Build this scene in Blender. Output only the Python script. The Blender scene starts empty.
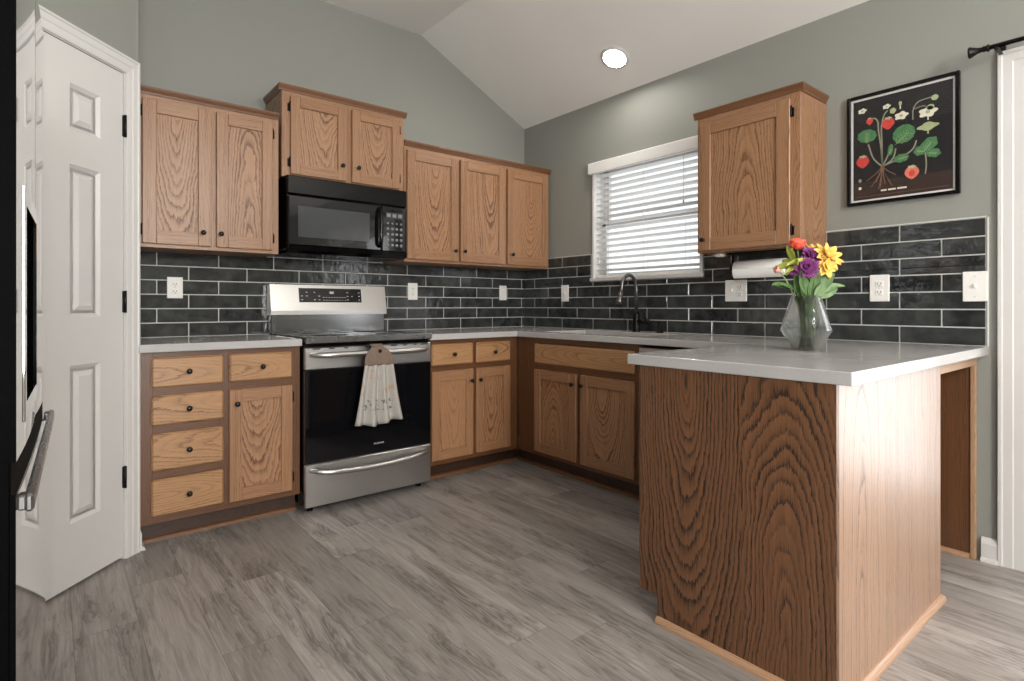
import bpy, math, random
from mathutils import Vector, Matrix, noise as mnoise
R = math.radians
rnd = random.Random(7)
SC = bpy.context.scene
COL = SC.collection

# ------------------------------------------------------------------ camera, world, lights, exposure
cam_d = bpy.data.cameras.new('camera')
cam = bpy.data.objects.new('camera', cam_d)
COL.objects.link(cam)
cam.location = (-3.149, -3.515, 1.0865)
cam.rotation_euler = (R(90), 0, R(-37.79))
cam_d.sensor_width = 36.0
cam_d.lens = 558.26 / 1024 * 36
cam_d.shift_x = 0.0267
cam_d.shift_y = -0.0339
cam_d.clip_start = 0.02
SC.camera = cam

SC.view_settings.view_transform = 'Standard'
SC.view_settings.look = 'None'
SC.view_settings.gamma = 1.0
SC.view_settings.use_curve_mapping = False
SC.view_settings.exposure = 0.4
try:
    SC.cycles.use_denoising = True
    SC.cycles.max_bounces = 10
    SC.cycles.transparent_max_bounces = 24
    SC.cycles.sample_clamp_indirect = 6.0
    SC.cycles.caustics_reflective = False
    SC.cycles.caustics_refractive = False
except Exception:
    pass

world = bpy.data.worlds.new('sky')
SC.world = world
world.use_nodes = True
world.node_tree.nodes['Background'].inputs[0].default_value = (0.93, 0.96, 1.0, 1)
world.node_tree.nodes['Background'].inputs[1].default_value = 1.0


def area(name, loc, rot, sx, sy, power, col=(1, 1, 1)):
    d = bpy.data.lights.new(name, 'AREA')
    d.shape = 'RECTANGLE'
    d.size, d.size_y, d.energy, d.color = sx, sy, power, col
    o = bpy.data.objects.new(name, d)
    o.location, o.rotation_euler = loc, rot
    COL.objects.link(o)
    return o


# daylight standing in the window and door openings (outside the panes), plus added fill
area('added_fill_back', (-3.4, -7.3, 1.4), (R(90), 0, 0), 1.3, 1.8, 210, (1, .97, .94))  # added fill through a made-up window behind the camera
area('daylight_patio_door', (0.55, -4.0, 1.15), (R(90), 0, R(90)), 1.9, 2.1, 44, (.98, .98, 1))
area('daylight_kitchen_window', (0.6, -1.2, 1.72), (R(90), 0, R(90)), 1.1, 1.0, 4, (.97, .98, 1))
area('added_fill_side', (-4.45, -4.9, 1.45), (R(90), 0, R(-90)), 2.2, 1.6, 34, (1, .97, .94))  # added fill through a made-up window in the unseen left wall
pl = bpy.data.lights.new('added_fill_point', 'POINT')      # added point light behind the camera, fill for ceiling and front walls
pl.energy, pl.shadow_soft_size, pl.color = 125, .16, (1, .95, .88)
plo = bpy.data.objects.new('added_fill_point', pl)
plo.location = (-1.7, -5.3, 2.45)
COL.objects.link(plo)

# ------------------------------------------------------------------ node helpers / materials


class NT:
    def __init__(s, name):
        s.m = bpy.data.materials.new(name)
        s.m.use_nodes = True
        s.t = s.m.node_tree
        s.b = s.t.nodes['Principled BSDF']
        s.out = s.t.nodes['Material Output']

    def n(s, typ, **kw):
        nd = s.t.nodes.new(typ)
        for k, v in kw.items():
            setattr(nd, k, v)
        return nd

    def put(s, sock, v):
        if isinstance(v, bpy.types.NodeSocket):
            s.t.links.new(v, sock)
        elif v is not None:
            sock.default_value = v

    def math(s, op, a, b=None, c=None, clamp=False):
        nd = s.n('ShaderNodeMath', operation=op, use_clamp=clamp)
        s.put(nd.inputs[0], a)
        if b is not None:
            s.put(nd.inputs[1], b)
        if c is not None:
            s.put(nd.inputs[2], c)
        return nd.outputs[0]

    def noise(s, vec, scale=1, detail=2, rough=.5, w=None, dist=0):
        nd = s.n('ShaderNodeTexNoise', noise_dimensions='4D' if w is not None else '3D')
        s.put(nd.inputs['Vector'], vec)
        nd.inputs['Scale'].default_value = scale
        nd.inputs['Detail'].default_value = detail
        nd.inputs['Roughness'].default_value = rough
        nd.inputs['Distortion'].default_value = dist
        if w is not None:
            s.put(nd.inputs['W'], w)
        return nd.outputs['Fac']

    def ramp(s, fac, stops, interp='LINEAR'):
        nd = s.n('ShaderNodeValToRGB')
        e = nd.color_ramp
        e.interpolation = interp
        while len(e.elements) < len(stops):
            e.elements.new(.5)
        for el, (p, c) in zip(e.elements, stops):
            el.position = p
            el.color = (*c, 1) if len(c) == 3 else c
        s.put(nd.inputs[0], fac)
        return nd.outputs[0]

    def mix(s, f, a, b, mode='MIX'):
        nd = s.n('ShaderNodeMix', data_type='RGBA', blend_type=mode)
        s.put(nd.inputs[0], f)
        for i, v in ((6, a), (7, b)):
            if isinstance(v, tuple) and len(v) == 3:
                v = (*v, 1)
            s.put(nd.inputs[i], v)
        return nd.outputs[2]

    def comb(s, x, y, z):
        nd = s.n('ShaderNodeCombineXYZ')
        for i, v in enumerate((x, y, z)):
            s.put(nd.inputs[i], v)
        return nd.outputs[0]

    def sep(s, v):
        nd = s.n('ShaderNodeSeparateXYZ')
        s.put(nd.inputs[0], v)
        return nd.outputs

    def bump(s, h, strength=.2, dist=.01):
        nd = s.n('ShaderNodeBump')
        nd.inputs['Strength'].default_value = strength
        nd.inputs['Distance'].default_value = dist
        s.put(nd.inputs['Height'], h)
        s.put(s.b.inputs['Normal'], nd.outputs[0])

    def attr(s, name):
        return s.n('ShaderNodeAttribute', attribute_name=name)

    def obj(s):
        return s.n('ShaderNodeTexCoord').outputs['Object']

    def pos(s):
        return s.n('ShaderNodeNewGeometry').outputs['Position']

    def set(s, color=None, rough=None, metal=None, **kw):
        if color is not None:
            s.put(s.b.inputs['Base Color'], (*color, 1) if isinstance(color, tuple) and len(color) == 3 else color)
        if rough is not None:
            s.put(s.b.inputs['Roughness'], rough)
        if metal is not None:
            s.b.inputs['Metallic'].default_value = metal
        for k, v in kw.items():
            s.put(s.b.inputs[k.replace('_', ' ')], v)
        return s.m


def srgb(r, g, b):
    f = lambda c: c / 12.92 if c <= .04045 else ((c + .055) / 1.055) ** 2.4
    return (f(r / 255), f(g / 255), f(b / 255))


def plain(name, color, rough=.5, metal=0, var=.06, scale=25, **kw):
    t = NT(name)
    nz = t.noise(t.obj(), scale, 3)
    c = t.mix(nz, tuple(x * (1 - var) for x in color), tuple(min(1, x * (1 + var)) for x in color))
    t.put(t.b.inputs['Roughness'], t.math('MULTIPLY_ADD', nz, .06, rough - .03))
    return t.set(c, None, metal, **kw)


def oak(name, light, mid, dark, spacing=.009, ring=1.0, pore=.5, rough=.34, tilt=.13, warp=.006, coat=.2, coat_rough=.34):
    """oak cut from a tree: growth rings about a leaning pith, with open pores; 'grain' = (along, across, depth)"""
    t = NT(name)
    g = t.attr('grain').outputs['Vector']
    sd = t.attr('seed').outputs['Fac']
    u, v, w = t.sep(g)[:3]
    n1 = t.noise(t.comb(t.math('MULTIPLY', u, 2.2), t.math('MULTIPLY', v, 5), t.math('MULTIPLY', w, 5)), 1, 2, .5, sd)
    n2 = t.noise(t.comb(t.math('MULTIPLY', u, 13), t.math('MULTIPLY', v, 30), t.math('MULTIPLY', w, 30)), 1, 3, .6, sd)
    n3 = t.noise(t.comb(t.math('MULTIPLY', u, 1.6), 0.0, 0.0), 1, 1, .5, t.math('ADD', sd, 31.7))
    wc = t.math('ADD', w, t.math('MULTIPLY', u, tilt))
    wc = t.math('ADD', wc, t.math('MULTIPLY_ADD', n3, .10, -.05))
    vv = t.math('ADD', v, t.math('MULTIPLY_ADD', n1, .07, -.035))
    r = t.math('SQRT', t.math('ADD', t.math('MULTIPLY', vv, vv), t.math('MULTIPLY', wc, wc)))
    r = t.math('ADD', r, t.math('MULTIPLY_ADD', n2, warp * 2, -warp))
    r = t.math('ADD', r, t.math('MULTIPLY_ADD', n1, .05, -.025))
    n5 = t.noise(t.comb(t.math('MULTIPLY', u, 26), t.math('MULTIPLY', v, 330), t.math('MULTIPLY', w, 330)), 1, 2, .6, sd)
    r = t.math('ADD', r, t.math('MULTIPLY_ADD', n5, spacing * .8, -spacing * .4))
    ph = t.math('FRACT', t.math('DIVIDE', r, spacing))
    rid = t.math('FLOOR', t.math('DIVIDE', r, spacing))
    wn = t.n('ShaderNodeTexWhiteNoise', noise_dimensions='2D')
    t.put(wn.inputs['Vector'], t.comb(rid, sd, 0.0))
    amp = t.math('MULTIPLY_ADD', t.math('POWER', wn.outputs['Value'], 1.6), .95, .22)
    line = t.ramp(ph, [(0, (.85, .85, .85)), (.08, (1, 1, 1)), (.24, (.5, .5, .5)), (.5, (.14, .14, .14)), (.9, (0, 0, 0)), (1, (.7, .7, .7))])
    line = t.math('MULTIPLY', t.math('MULTIPLY', line, amp), ring, clamp=True)
    pr = t.noise(t.comb(t.math('MULTIPLY', u, 11), t.math('MULTIPLY', v, 420), t.math('MULTIPLY', w, 420)), 1, 2, .6, sd)
    pr = t.ramp(pr, [(.40, (1, 1, 1)), (.62, (0, 0, 0))])
    st = t.noise(t.comb(t.math('MULTIPLY', u, 1.5), t.math('MULTIPLY', v, 60), t.math('MULTIPLY', w, 60)), 1, 2, .5, sd)
    base = t.mix(st, light, mid)
    tone = t.noise(t.comb(t.math('MULTIPLY', u, .5), 0.0, 0.0), 1, 0, .5, t.math('MULTIPLY', sd, 3.1))
    base = t.mix(t.math('MULTIPLY_ADD', tone, .9, -.2, clamp=True), base, mid)
    # pores break the ring lines up into dashes
    lp = t.math('MULTIPLY', line, t.math('MULTIPLY_ADD', pr, pore, 1 - pore * .6), clamp=True)
    c = t.mix(lp, base, dark)
    c = t.mix(t.math('MULTIPLY', pr, pore * .28), c, dark)
    t.bump(t.math('ADD', lp, t.math('MULTIPLY', pr, .5)), .10, -.002)
    t.put(t.b.inputs['Roughness'], t.math('MULTIPLY_ADD', lp, .12, rough))
    t.b.inputs['Coat Weight'].default_value = coat
    t.b.inputs['Coat Roughness'].default_value = coat_rough
    return t.set(c)


M = {}
M['oak'] = oak('honey oak', srgb(182, 141, 107), srgb(152, 111, 78), srgb(88, 50, 24), .0115, 1.4, .5, .36, .16, .008)
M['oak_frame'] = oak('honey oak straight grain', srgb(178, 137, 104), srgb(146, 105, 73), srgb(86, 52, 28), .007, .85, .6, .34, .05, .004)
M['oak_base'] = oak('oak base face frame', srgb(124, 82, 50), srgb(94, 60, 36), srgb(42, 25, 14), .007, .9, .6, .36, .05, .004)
M['oak_drawer'] = oak('honey oak drawer front', srgb(188, 147, 106), srgb(164, 121, 82), srgb(96, 62, 36), .011, .85, .45, .36, .10, .006)
M['oak_plank'] = oak('oak veneer strong grain', srgb(134, 92, 60), srgb(102, 67, 42), srgb(34, 20, 12), .0125, 1.4, .65, .42, .17, .008)
M['oak_varnish_glare'] = oak('varnished oak with painted glare', srgb(172, 136, 108), srgb(150, 114, 86), srgb(84, 58, 42), .012, 1.0, .6, .45, .12, .006, 1.0, .42)  # real varnish coat; base colour lightened to carry the patio door glare
M['oak_dark'] = oak('shade darkened stained oak', srgb(74, 48, 34), srgb(54, 34, 23), srgb(24, 14, 9), .010, .9, .5, .4)  # dark stain, deepened to carry the toe-kick shadow
M['oak_crown'] = oak('oak moulding', srgb(132, 90, 57), srgb(106, 69, 43), srgb(58, 35, 21), .006, .8, .5, .36, .05, .003)
M['oak_round'] = oak('oak quarter round', srgb(186, 150, 120), srgb(166, 130, 100), srgb(112, 80, 56), .006, .5, .5, .36, .05, .003)


def paint(name, col, rough=.6, bump=.05):
    t = NT(name)
    p = t.pos()
    a = t.noise(p, 2.0, 2)
    c = t.mix(a, tuple(x * .97 for x in col), tuple(x * 1.03 for x in col))
    t.bump(t.noise(p, 180, 3), bump, .002)
    return t.set(c, rough)


M['wall'] = paint('sage grey wall paint', srgb(137, 138, 132), .55)
M['ceiling'] = paint('flat ceiling white', srgb(238, 236, 233), .8, .12)
M['white'] = paint('white semi gloss paint', srgb(204, 202, 200), .32, .01)
M['plastic_white'] = plain('white plastic', srgb(232, 230, 226), .35, 0, .02)
M['black_metal'] = plain('black metal', srgb(22, 21, 21), .38, .6)
M['knob'] = plain('black knob', srgb(18, 17, 16), .3, .4)
M['gun'] = plain('gunmetal', srgb(122, 121, 120), .28, .9)
M['black'] = plain('black enamel', srgb(6, 6, 7), .12, 0, .06, 25, **{'Specular_IOR_Level': .3})
M['black_glass'] = plain('black glass', (.004, .004, .005), .05, 0)
M['dark_rubber'] = plain('dark gap', srgb(18, 18, 18), .7)
M['micro_window'] = plain('microwave window', srgb(58, 60, 62), .10, 0)
M['key'] = plain('printed key grey', srgb(190, 192, 196), .4)
M['micro_key'] = plain('microwave key', srgb(120, 124, 128), .4)
M['grout'] = plain('light grout', srgb(196, 196, 192), .85, 0, .05, 60)
M['paper'] = plain('paper towel', srgb(238, 236, 234), .9, 0, .02)
M['chrome'] = plain('chrome', (.8, .8, .8), .12, 1.0)
M['sink'] = plain('white sink', srgb(214, 212, 208), .2)
M['shutter_black'] = plain('fridge side', srgb(3, 3, 4), .6, 0, .06, 25, **{'Specular_IOR_Level': .03})


def steel(name, col, rough=.28, axis=0, wav=0.0):
    t = NT(name)
    o = t.sep(t.obj())
    k = [60.0, 60.0, 60.0]
    k[axis] = 1.2
    v = t.comb(*[t.math('MULTIPLY', o[i], k[i] * 8) for i in range(3)])
    nz = t.noise(v, 1, 3, .6)
    c = t.mix(nz, tuple(x * .93 for x in col), tuple(min(1, x * 1.05) for x in col))
    t.put(t.b.inputs['Roughness'], t.math('MULTIPLY_ADD', nz, .08 if rough > .1 else .02, rough))
    if wav:
        t.bump(t.noise(t.obj(), 5, 1), wav, .02)
    return t.set(c, None, 1.0)


M['steel'] = steel('brushed stainless steel', (.60, .59, .58), .27, 0)
M['steel_fridge'] = steel('fridge stainless steel', (.88, .88, .88), .03, 2, 0)

M['riser_steel'] = steel('polished dark steel', (.24, .24, .24), .14, 2)

# countertop: pale quartz with faint specks
t = NT('pale quartz')
p = t.pos()
c = t.mix(t.noise(p, 260, 2), srgb(170, 168, 167), srgb(188, 186, 185))
c = t.mix(t.ramp(t.noise(p, 5, 3), [(.45, (0, 0, 0)), (.8, (.5, .5, .5))]), c, srgb(160, 158, 157))
M['quartz'] = t.set(c, .15)

# tiles: glossy, hand-made waviness, per-tile tone through the 'seed' attribute
t = NT('charcoal glazed tile')
sd = t.attr('seed').outputs['Fac']
p = t.pos()
h = t.noise(p, 16, 2, .5, sd)
h2 = t.noise(p, 45, 2, .5, sd)
wnz = t.n('ShaderNodeTexWhiteNoise', noise_dimensions='1D')
t.put(wnz.inputs['W'], sd)
c = t.mix(wnz.outputs['Value'], srgb(28, 29, 31), srgb(50, 52, 52))
c = t.mix(t.ramp(h, [(.4, (0, 0, 0)), (.7, (.7, .7, .7))]), c, srgb(70, 72, 70))
t.bump(t.math('MULTIPLY_ADD', h2, .2, h), .34, .010)
M['tile'] = t.set(c, .09)

# vinyl plank floor, boards run along y
t = NT('grey oak plank floor')
p = t.sep(t.pos())
PW, PL = .182, 1.22
row = t.math('FLOOR', t.math('DIVIDE', p[0], PW))
wr = t.n('ShaderNodeTexWhiteNoise', noise_dimensions='1D')
t.put(wr.inputs['W'], row)
yy = t.math('ADD', t.math('DIVIDE', p[1], PL), t.math('MULTIPLY', wr.outputs['Value'], 7.3))
brd = t.math('FLOOR', yy)
wb = t.n('ShaderNodeTexWhiteNoise', noise_dimensions='2D')
t.put(wb.inputs['Vector'], t.comb(row, brd, 0.0))
tone = wb.outputs['Value']
seed = t.math('MULTIPLY', tone, 97.0)
wa = t.noise(t.comb(t.math('MULTIPLY', p[0], 7), t.math('MULTIPLY', p[1], 2.2), 0.0), 1, 2, .5, seed)
fine = t.noise(t.comb(t.math('MULTIPLY', p[0], 170), t.math('MULTIPLY', p[1], 6), 0.0), 1, 3, .6, seed)
xx = t.math('ADD', t.math('MULTIPLY', p[0], 40), t.math('MULTIPLY', wa, 6.0))
strk = t.noise(t.comb(xx, t.math('MULTIPLY', p[1], 1.5), 0.0), 1, 5, .62, seed)
knot = t.noise(t.comb(t.math('MULTIPLY', p[0], 11), t.math('MULTIPLY', p[1], 2.0), 0.0), 1, 4, .65, t.math('ADD', seed, 5.0), .8)
vein = t.math('SINE', t.math('ADD', t.math('MULTIPLY', p[0], 260), t.math('MULTIPLY', knot, 60)))
c = t.mix(tone, srgb(172, 165, 160), srgb(142, 136, 131))
c = t.mix(t.ramp(strk, [(.34, (.7, .7, .7)), (.46, (.3, .3, .3)), (.62, (0, 0, 0))]), c, srgb(122, 115, 110))
kn = t.ramp(knot, [(.49, (0, 0, 0)), (.58, (.55, .55, .55)), (.72, (.9, .9, .9))])
c = t.mix(t.math('MULTIPLY', kn, t.math('MULTIPLY_ADD', vein, .3, .7)), c, srgb(74, 69, 66))
c = t.mix(t.math('MULTIPLY', t.ramp(vein, [(.5, (0, 0, 0)), (1, (.28, .28, .28))]), t.ramp(knot, [(.40, (.2, .2, .2)), (.6, (1, 1, 1))])), c, srgb(104, 98, 93))
c = t.mix(t.ramp(fine, [(.30, (.5, .5, .5)), (.5, (0, 0, 0))]), c, srgb(112, 106, 101))
c = t.mix(t.ramp(fine, [(.56, (0, 0, 0)), (.72, (.4, .4, .4))]), c, srgb(192, 187, 182))
fx = t.math('FRACT', t.math('DIVIDE', p[0], PW))
fy = t.math('FRACT', yy)
ex = t.math('MINIMUM', fx, t.math('SUBTRACT', 1.0, fx))
ey = t.math('MULTIPLY', t.math('MINIMUM', fy, t.math('SUBTRACT', 1.0, fy)), PL / PW)
seam = t.ramp(t.math('MINIMUM', ex, ey), [(0, (1, 1, 1)), (.012, (0, 0, 0))])
c = t.mix(t.math('MULTIPLY', seam, .55), c, srgb(70, 66, 63))
t.bump(t.math('SUBTRACT', t.math('MULTIPLY', fine, .5), seam), .12, .002)
t.put(t.b.inputs['Roughness'], t.math('MULTIPLY_ADD', fine, .12, .36))
t.b.inputs['Specular IOR Level'].default_value = .4
M['floor'] = t.set(c)


def clear_glass(name, tint=(.97, .98, .98), refl=.9, base=.03, rough=.02):
    t = NT(name)
    tr = t.n('ShaderNodeBsdfTransparent')
    tr.inputs[0].default_value = (*tint, 1)
    gl = t.n('ShaderNodeBsdfGlossy')
    gl.inputs['Roughness'].default_value = rough
    lw = t.n('ShaderNodeLayerWeight')
    lw.inputs[0].default_value = .35
    f = t.math('MULTIPLY_ADD', t.math('POWER', lw.outputs['Facing'], 3.0), refl, base, clamp=True)
    mx = t.n('ShaderNodeMixShader')
    t.put(mx.inputs[0], f)
    t.t.links.new(tr.outputs[0], mx.inputs[1])
    t.t.links.new(gl.outputs[0], mx.inputs[2])
    t.t.links.new(mx.outputs[0], t.out.inputs[0])
    return t.m


M['glass'] = clear_glass('window glass')
t = NT('vase glass')
gb = t.n('ShaderNodeBsdfGlass')
gb.inputs['IOR'].default_value = 1.45
gb.inputs['Roughness'].default_value = 0.0
gb.inputs['Color'].default_value = (.98, .99, .99, 1)
gt = t.n('ShaderNodeBsdfTransparent')
gt.inputs[0].default_value = (.97, .98, .98, 1)
gm = t.n('ShaderNodeMixShader')
gm.inputs[0].default_value = .62
t.t.links.new(gt.outputs[0], gm.inputs[1])
t.t.links.new(gb.outputs[0], gm.inputs[2])
t.t.links.new(gm.outputs[0], t.out.inputs[0])
M['vase_glass'] = t.m
M['water'] = clear_glass('vase water', (.93, .96, .93), .5, .03)

t = NT('blind slat vinyl')
M['slat'] = t.set(t.mix(t.noise(t.obj(), 8, 1), srgb(236, 235, 232), srgb(244, 243, 241)), .45)
dn = t.n('ShaderNodeBsdfTranslucent')
dn.inputs[0].default_value = (.8, .8, .78, 1)
mx = t.n('ShaderNodeMixShader')
mx.inputs[0].default_value = .12
t.t.links.new(t.b.outputs[0], mx.inputs[1])
t.t.links.new(dn.outputs[0], mx.inputs[2])
t.t.links.new(mx.outputs[0], t.out.inputs[0])

t = NT('lamp diffuser')
M['lamp'] = t.set((1, .96, .9), .5)
t.put(t.b.inputs['Emission Color'], (1, .95, .88, 1))
t.b.inputs['Emission Strength'].default_value = 120


def petal_mat(name, a, b, sc=40):
    t = NT(name)
    c = t.mix(t.noise(t.obj(), sc, 2), a, b)
    return t.set(c, .55, **{'Subsurface_Weight': 0.0})


M['red'] = petal_mat('coral red petal', srgb(232, 70, 48), srgb(244, 120, 96))
M['pink'] = petal_mat('pink petal', srgb(226, 150, 140), srgb(236, 178, 160))
M['lime'] = petal_mat('lime bud', srgb(158, 172, 62), srgb(196, 200, 100))
M['purple'] = petal_mat('purple petal', srgb(98, 36, 92), srgb(142, 66, 132))
M['yellow'] = petal_mat('yellow petal', srgb(226, 170, 62), srgb(246, 214, 120))
M['leaf'] = petal_mat('green leaf', srgb(62, 92, 48), srgb(100, 132, 78))
M['leaf2'] = petal_mat('pale green leaf', srgb(104, 138, 92), srgb(146, 172, 128))
M['stem'] = petal_mat('dark green stem', srgb(56, 76, 42), srgb(110, 130, 76))
M['stem2'] = petal_mat('pale green stem', srgb(120, 140, 84), srgb(168, 178, 130))

# ------------------------------------------------------------------ mesh building


class MB:
    def __init__(s):
        s.v, s.f, s.m, s.g, s.sd, s.sm = [], [], [], [], [], []

    def _add(s, vs, fs, mi=0, grain=None, smooth=False):
        """grain: None or (axis, center, v0, w0, seed)"""
        o = len(s.v)
        s.v += [tuple(x) for x in vs]
        for f in fs:
            s.f.append([i + o for i in f])
            s.m.append(mi)
            s.sm.append(smooth)
        if grain is None:
            sdv = rnd.uniform(0, 50)
            for x in vs:
                s.g.append((x[2], x[0], x[1]))
                s.sd.append(sdv)
        else:
            ax, c, v0, w0, sdv, face = grain
            others = [i for i in range(3) if i != ax]
            if others[0] == face:
                others.reverse()
            for x in vs:
                s.g.append((x[ax] - c[ax], x[others[0]] - c[others[0]] + v0, x[others[1]] - c[others[1]] + w0))
                s.sd.append(sdv)
        return s

    def box(s, x0, x1, y0, y1, z0, z1, bev=.0015, mi=0, ax=None, cath=True, face=None, v0=None, w0=None, M4=None):
        x0, x1 = min(x0, x1), max(x0, x1)
        y0, y1 = min(y0, y1), max(y0, y1)
        z0, z1 = min(z0, z1), max(z0, z1)
        lo, hi = (x0, y0, z0), (x1, y1, z1)
        d = [hi[i] - lo[i] for i in range(3)]
        b = min(bev, min(d) * .49)
        grain = None
        if ax is not None:
            c = [(lo[i] + hi[i]) / 2 for i in range(3)]
            oth = [i for i in range(3) if i != ax]
            if face is None:
                face = oth[0] if d[oth[0]] < d[oth[1]] else oth[1]
            wd = max(d[oth[0]], d[oth[1]])
            if v0 is None:
                v0 = rnd.uniform(-.22, .22) * wd if cath else rnd.choice((-1, 1)) * rnd.uniform(.07, .14)
            if w0 is None:
                w0 = rnd.choice((-1, 1)) * rnd.uniform(.045, .085) if cath else rnd.uniform(.03, .09)
            grain = (ax, c, v0, w0, rnd.uniform(0, 60), face)
        vs, idx = [], {}
        for sx in (0, 1):
            for sy in (0, 1):
                for sz in (0, 1):
                    cn = [hi[0] if sx else lo[0], hi[1] if sy else lo[1], hi[2] if sz else lo[2]]
                    ins = [cn[0] + (-b if sx else b), cn[1] + (-b if sy else b), cn[2] + (-b if sz else b)]
                    for a in range(3):
                        q = ins[:]
                        q[a] = cn[a]
                        idx[(sx, sy, sz, a)] = len(vs)
                        vs.append(q)
        I = lambda sx, sy, sz, a: idx[(sx, sy, sz, a)]
        fs = []
        for a in range(3):
            o = [i for i in range(3) if i != a]
            for sgn in (0, 1):
                q = []
                for (p, r) in ((0, 0), (1, 0), (1, 1), (0, 1)):
                    k = [0, 0, 0]
                    k[a], k[o[0]], k[o[1]] = sgn, p, r
                    q.append(I(*k, a))
                # a x (o0,o1): orientation
                flip = (a == 1)
                if (sgn == 0) != flip:
                    q.reverse()
                fs.append(q)
        for a in range(3):
            o = [i for i in range(3) if i != a]
            for p in (0, 1):
                for r in (0, 1):
                    k0, k1 = [0, 0, 0], [0, 0, 0]
                    k0[o[0]] = k1[o[0]] = p
                    k0[o[1]] = k1[o[1]] = r
                    k0[a], k1[a] = 0, 1
                    q = [I(*k0, o[0]), I(*k1, o[0]), I(*k1, o[1]), I(*k0, o[1])]
                    fl = (p == r)
                    if a == 1:
                        fl = not fl
                    if fl:
                        q.reverse()
                    fs.append(q)
        for sx in (0, 1):
            for sy in (0, 1):
                for sz in (0, 1):
                    q = [I(sx, sy, sz, 0), I(sx, sy, sz, 1), I(sx, sy, sz, 2)]
                    if (sx + sy + sz) % 2 == 0:
                        q.reverse()
                    fs.append(q)
        if M4 is not None:
            vs = [M4 @ Vector(q) for q in vs]
        return s._add(vs, fs, mi, grain)

    def tube(s, pts, r, n=10, mi=0, caps=True, grain=None):
        pts = [Vector(p) for p in pts]
        rs = r if isinstance(r, (list, tuple)) else [r] * len(pts)
        vs, fs = [], []
        up = None
        for i, p in enumerate(pts):
            d = (pts[min(i + 1, len(pts) - 1)] - pts[max(i - 1, 0)]).normalized()
            if up is None:
                up = Vector((0, 0, 1)) if abs(d.z) < .9 else Vector((1, 0, 0))
            a = d.cross(up)
            if a.length < 1e-6:
                a = d.orthogonal()
            a.normalize()
            b = a.cross(d).normalized()
            up = b
            for k in range(n):
                th = 2 * math.pi * k / n
                vs.append(p + (a * math.cos(th) + b * math.sin(th)) * rs[i])
        for i in range(len(pts) - 1):
            for k in range(n):
                k2 = (k + 1) % n
                fs.append([i * n + k, i * n + k2, (i + 1) * n + k2, (i + 1) * n + k])
        if caps:
            fs.append(list(range(n))[::-1])
            fs.append([(len(pts) - 1) * n + k for k in range(n)])
        return s._add(vs, fs, mi, grain, True)

    def lathe(s, prof, n=24, mi=0, origin=(0, 0, 0), axis=(0, 0, 1), smooth=True, rot=0):
        """prof: list of (r, h) from bottom to top"""
        ax = Vector(axis).normalized()
        a = ax.orthogonal().normalized()
        b = ax.cross(a)
        o = Vector(origin)
        vs, fs = [], []
        for r, h in prof:
            for k in range(n):
                th = 2 * math.pi * k / n + rot
                vs.append(o + ax * h + (a * math.cos(th) + b * math.sin(th)) * max(r, 1e-5))
        for i in range(len(prof) - 1):
            for k in range(n):
                k2 = (k + 1) % n
                fs.append([i * n + k, i * n + k2, (i + 1) * n + k2, (i + 1) * n + k])
        if prof[0][0] > 1e-4:
            fs.append(list(range(n))[::-1])
        if prof[-1][0] > 1e-4:
            fs.append([(len(prof) - 1) * n + k for k in range(n)])
        return s._add(vs, fs, mi, None, smooth)

    def prism(s, poly, a, b, axis, mi=0, grain=None, M4=None):
        """extrude the 2-d poly (in the two other axes, in order) from a to b along axis"""
        n = len(poly)
        o = [i for i in range(3) if i != axis]
        ar = sum(poly[i][0] * poly[(i + 1) % n][1] - poly[(i + 1) % n][0] * poly[i][1] for i in range(n))
        if (ar < 0) != (axis == 1):
            poly = poly[::-1]
        vs = []
        for h in (min(a, b), max(a, b)):
            for p in poly:
                q = [0, 0, 0]
                q[axis], q[o[0]], q[o[1]] = h, p[0], p[1]
                vs.append(q)
        fs = [list(range(n))[::-1], [n + i for i in range(n)]]
        for i in range(n):
            j = (i + 1) % n
            fs.append([i, j, n + j, n + i])
        if grain is not None:
            c = [sum(v[i] for v in vs) / len(vs) for i in range(3)]
            grain = (axis, c, rnd.choice((-1, 1)) * rnd.uniform(.07, .14), rnd.uniform(.03, .09), rnd.uniform(0, 60), o[0])
        if M4 is not None:
            vs = [M4 @ Vector(v) for v in vs]
        return s._add(vs, fs, mi, grain)

    def grid(s, P, nu, nv, mi=0, smooth=True):
        vs = [P(i / nu, j / nv) for j in range(nv + 1) for i in range(nu + 1)]
        fs = []
        for j in range(nv):
            for i in range(nu):
                a = j * (nu + 1) + i
                fs.append([a, a + 1, a + nu + 2, a + nu + 1])
        return s._add(vs, fs, mi, None, smooth)

    def poly(s, pts, mi=0):
        return s._add(pts, [list(range(len(pts)))], mi)

    def build(s, name, mats, parent=None, loc=(0, 0, 0), rot=None):
        me = bpy.data.meshes.new(name)
        me.from_pydata(s.v, [], s.f)
        for m in (mats if isinstance(mats, (list, tuple)) else [mats]):
            me.materials.append(M[m])
        me.polygons.foreach_set('material_index', s.m)
        me.polygons.foreach_set('use_smooth', s.sm)
        ga = me.attributes.new('grain', 'FLOAT_VECTOR', 'POINT')
        ga.data.foreach_set('vector', [c for g in s.g for c in g])
        sa = me.attributes.new('seed', 'FLOAT', 'POINT')
        sa.data.foreach_set('value', s.sd)
        me.update()
        o = bpy.data.objects.new(name, me)
        COL.objects.link(o)
        o.location = loc
        if rot:
            o.rotation_euler = rot
        if parent is not None:
            o.parent = parent
        return o


def tag(o, label=None, cat=None, group=None, kind=None):
    for k, v in (('label', label), ('category', cat), ('group', group), ('kind', kind)):
        if v:
            o[k] = v
    return o


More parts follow.
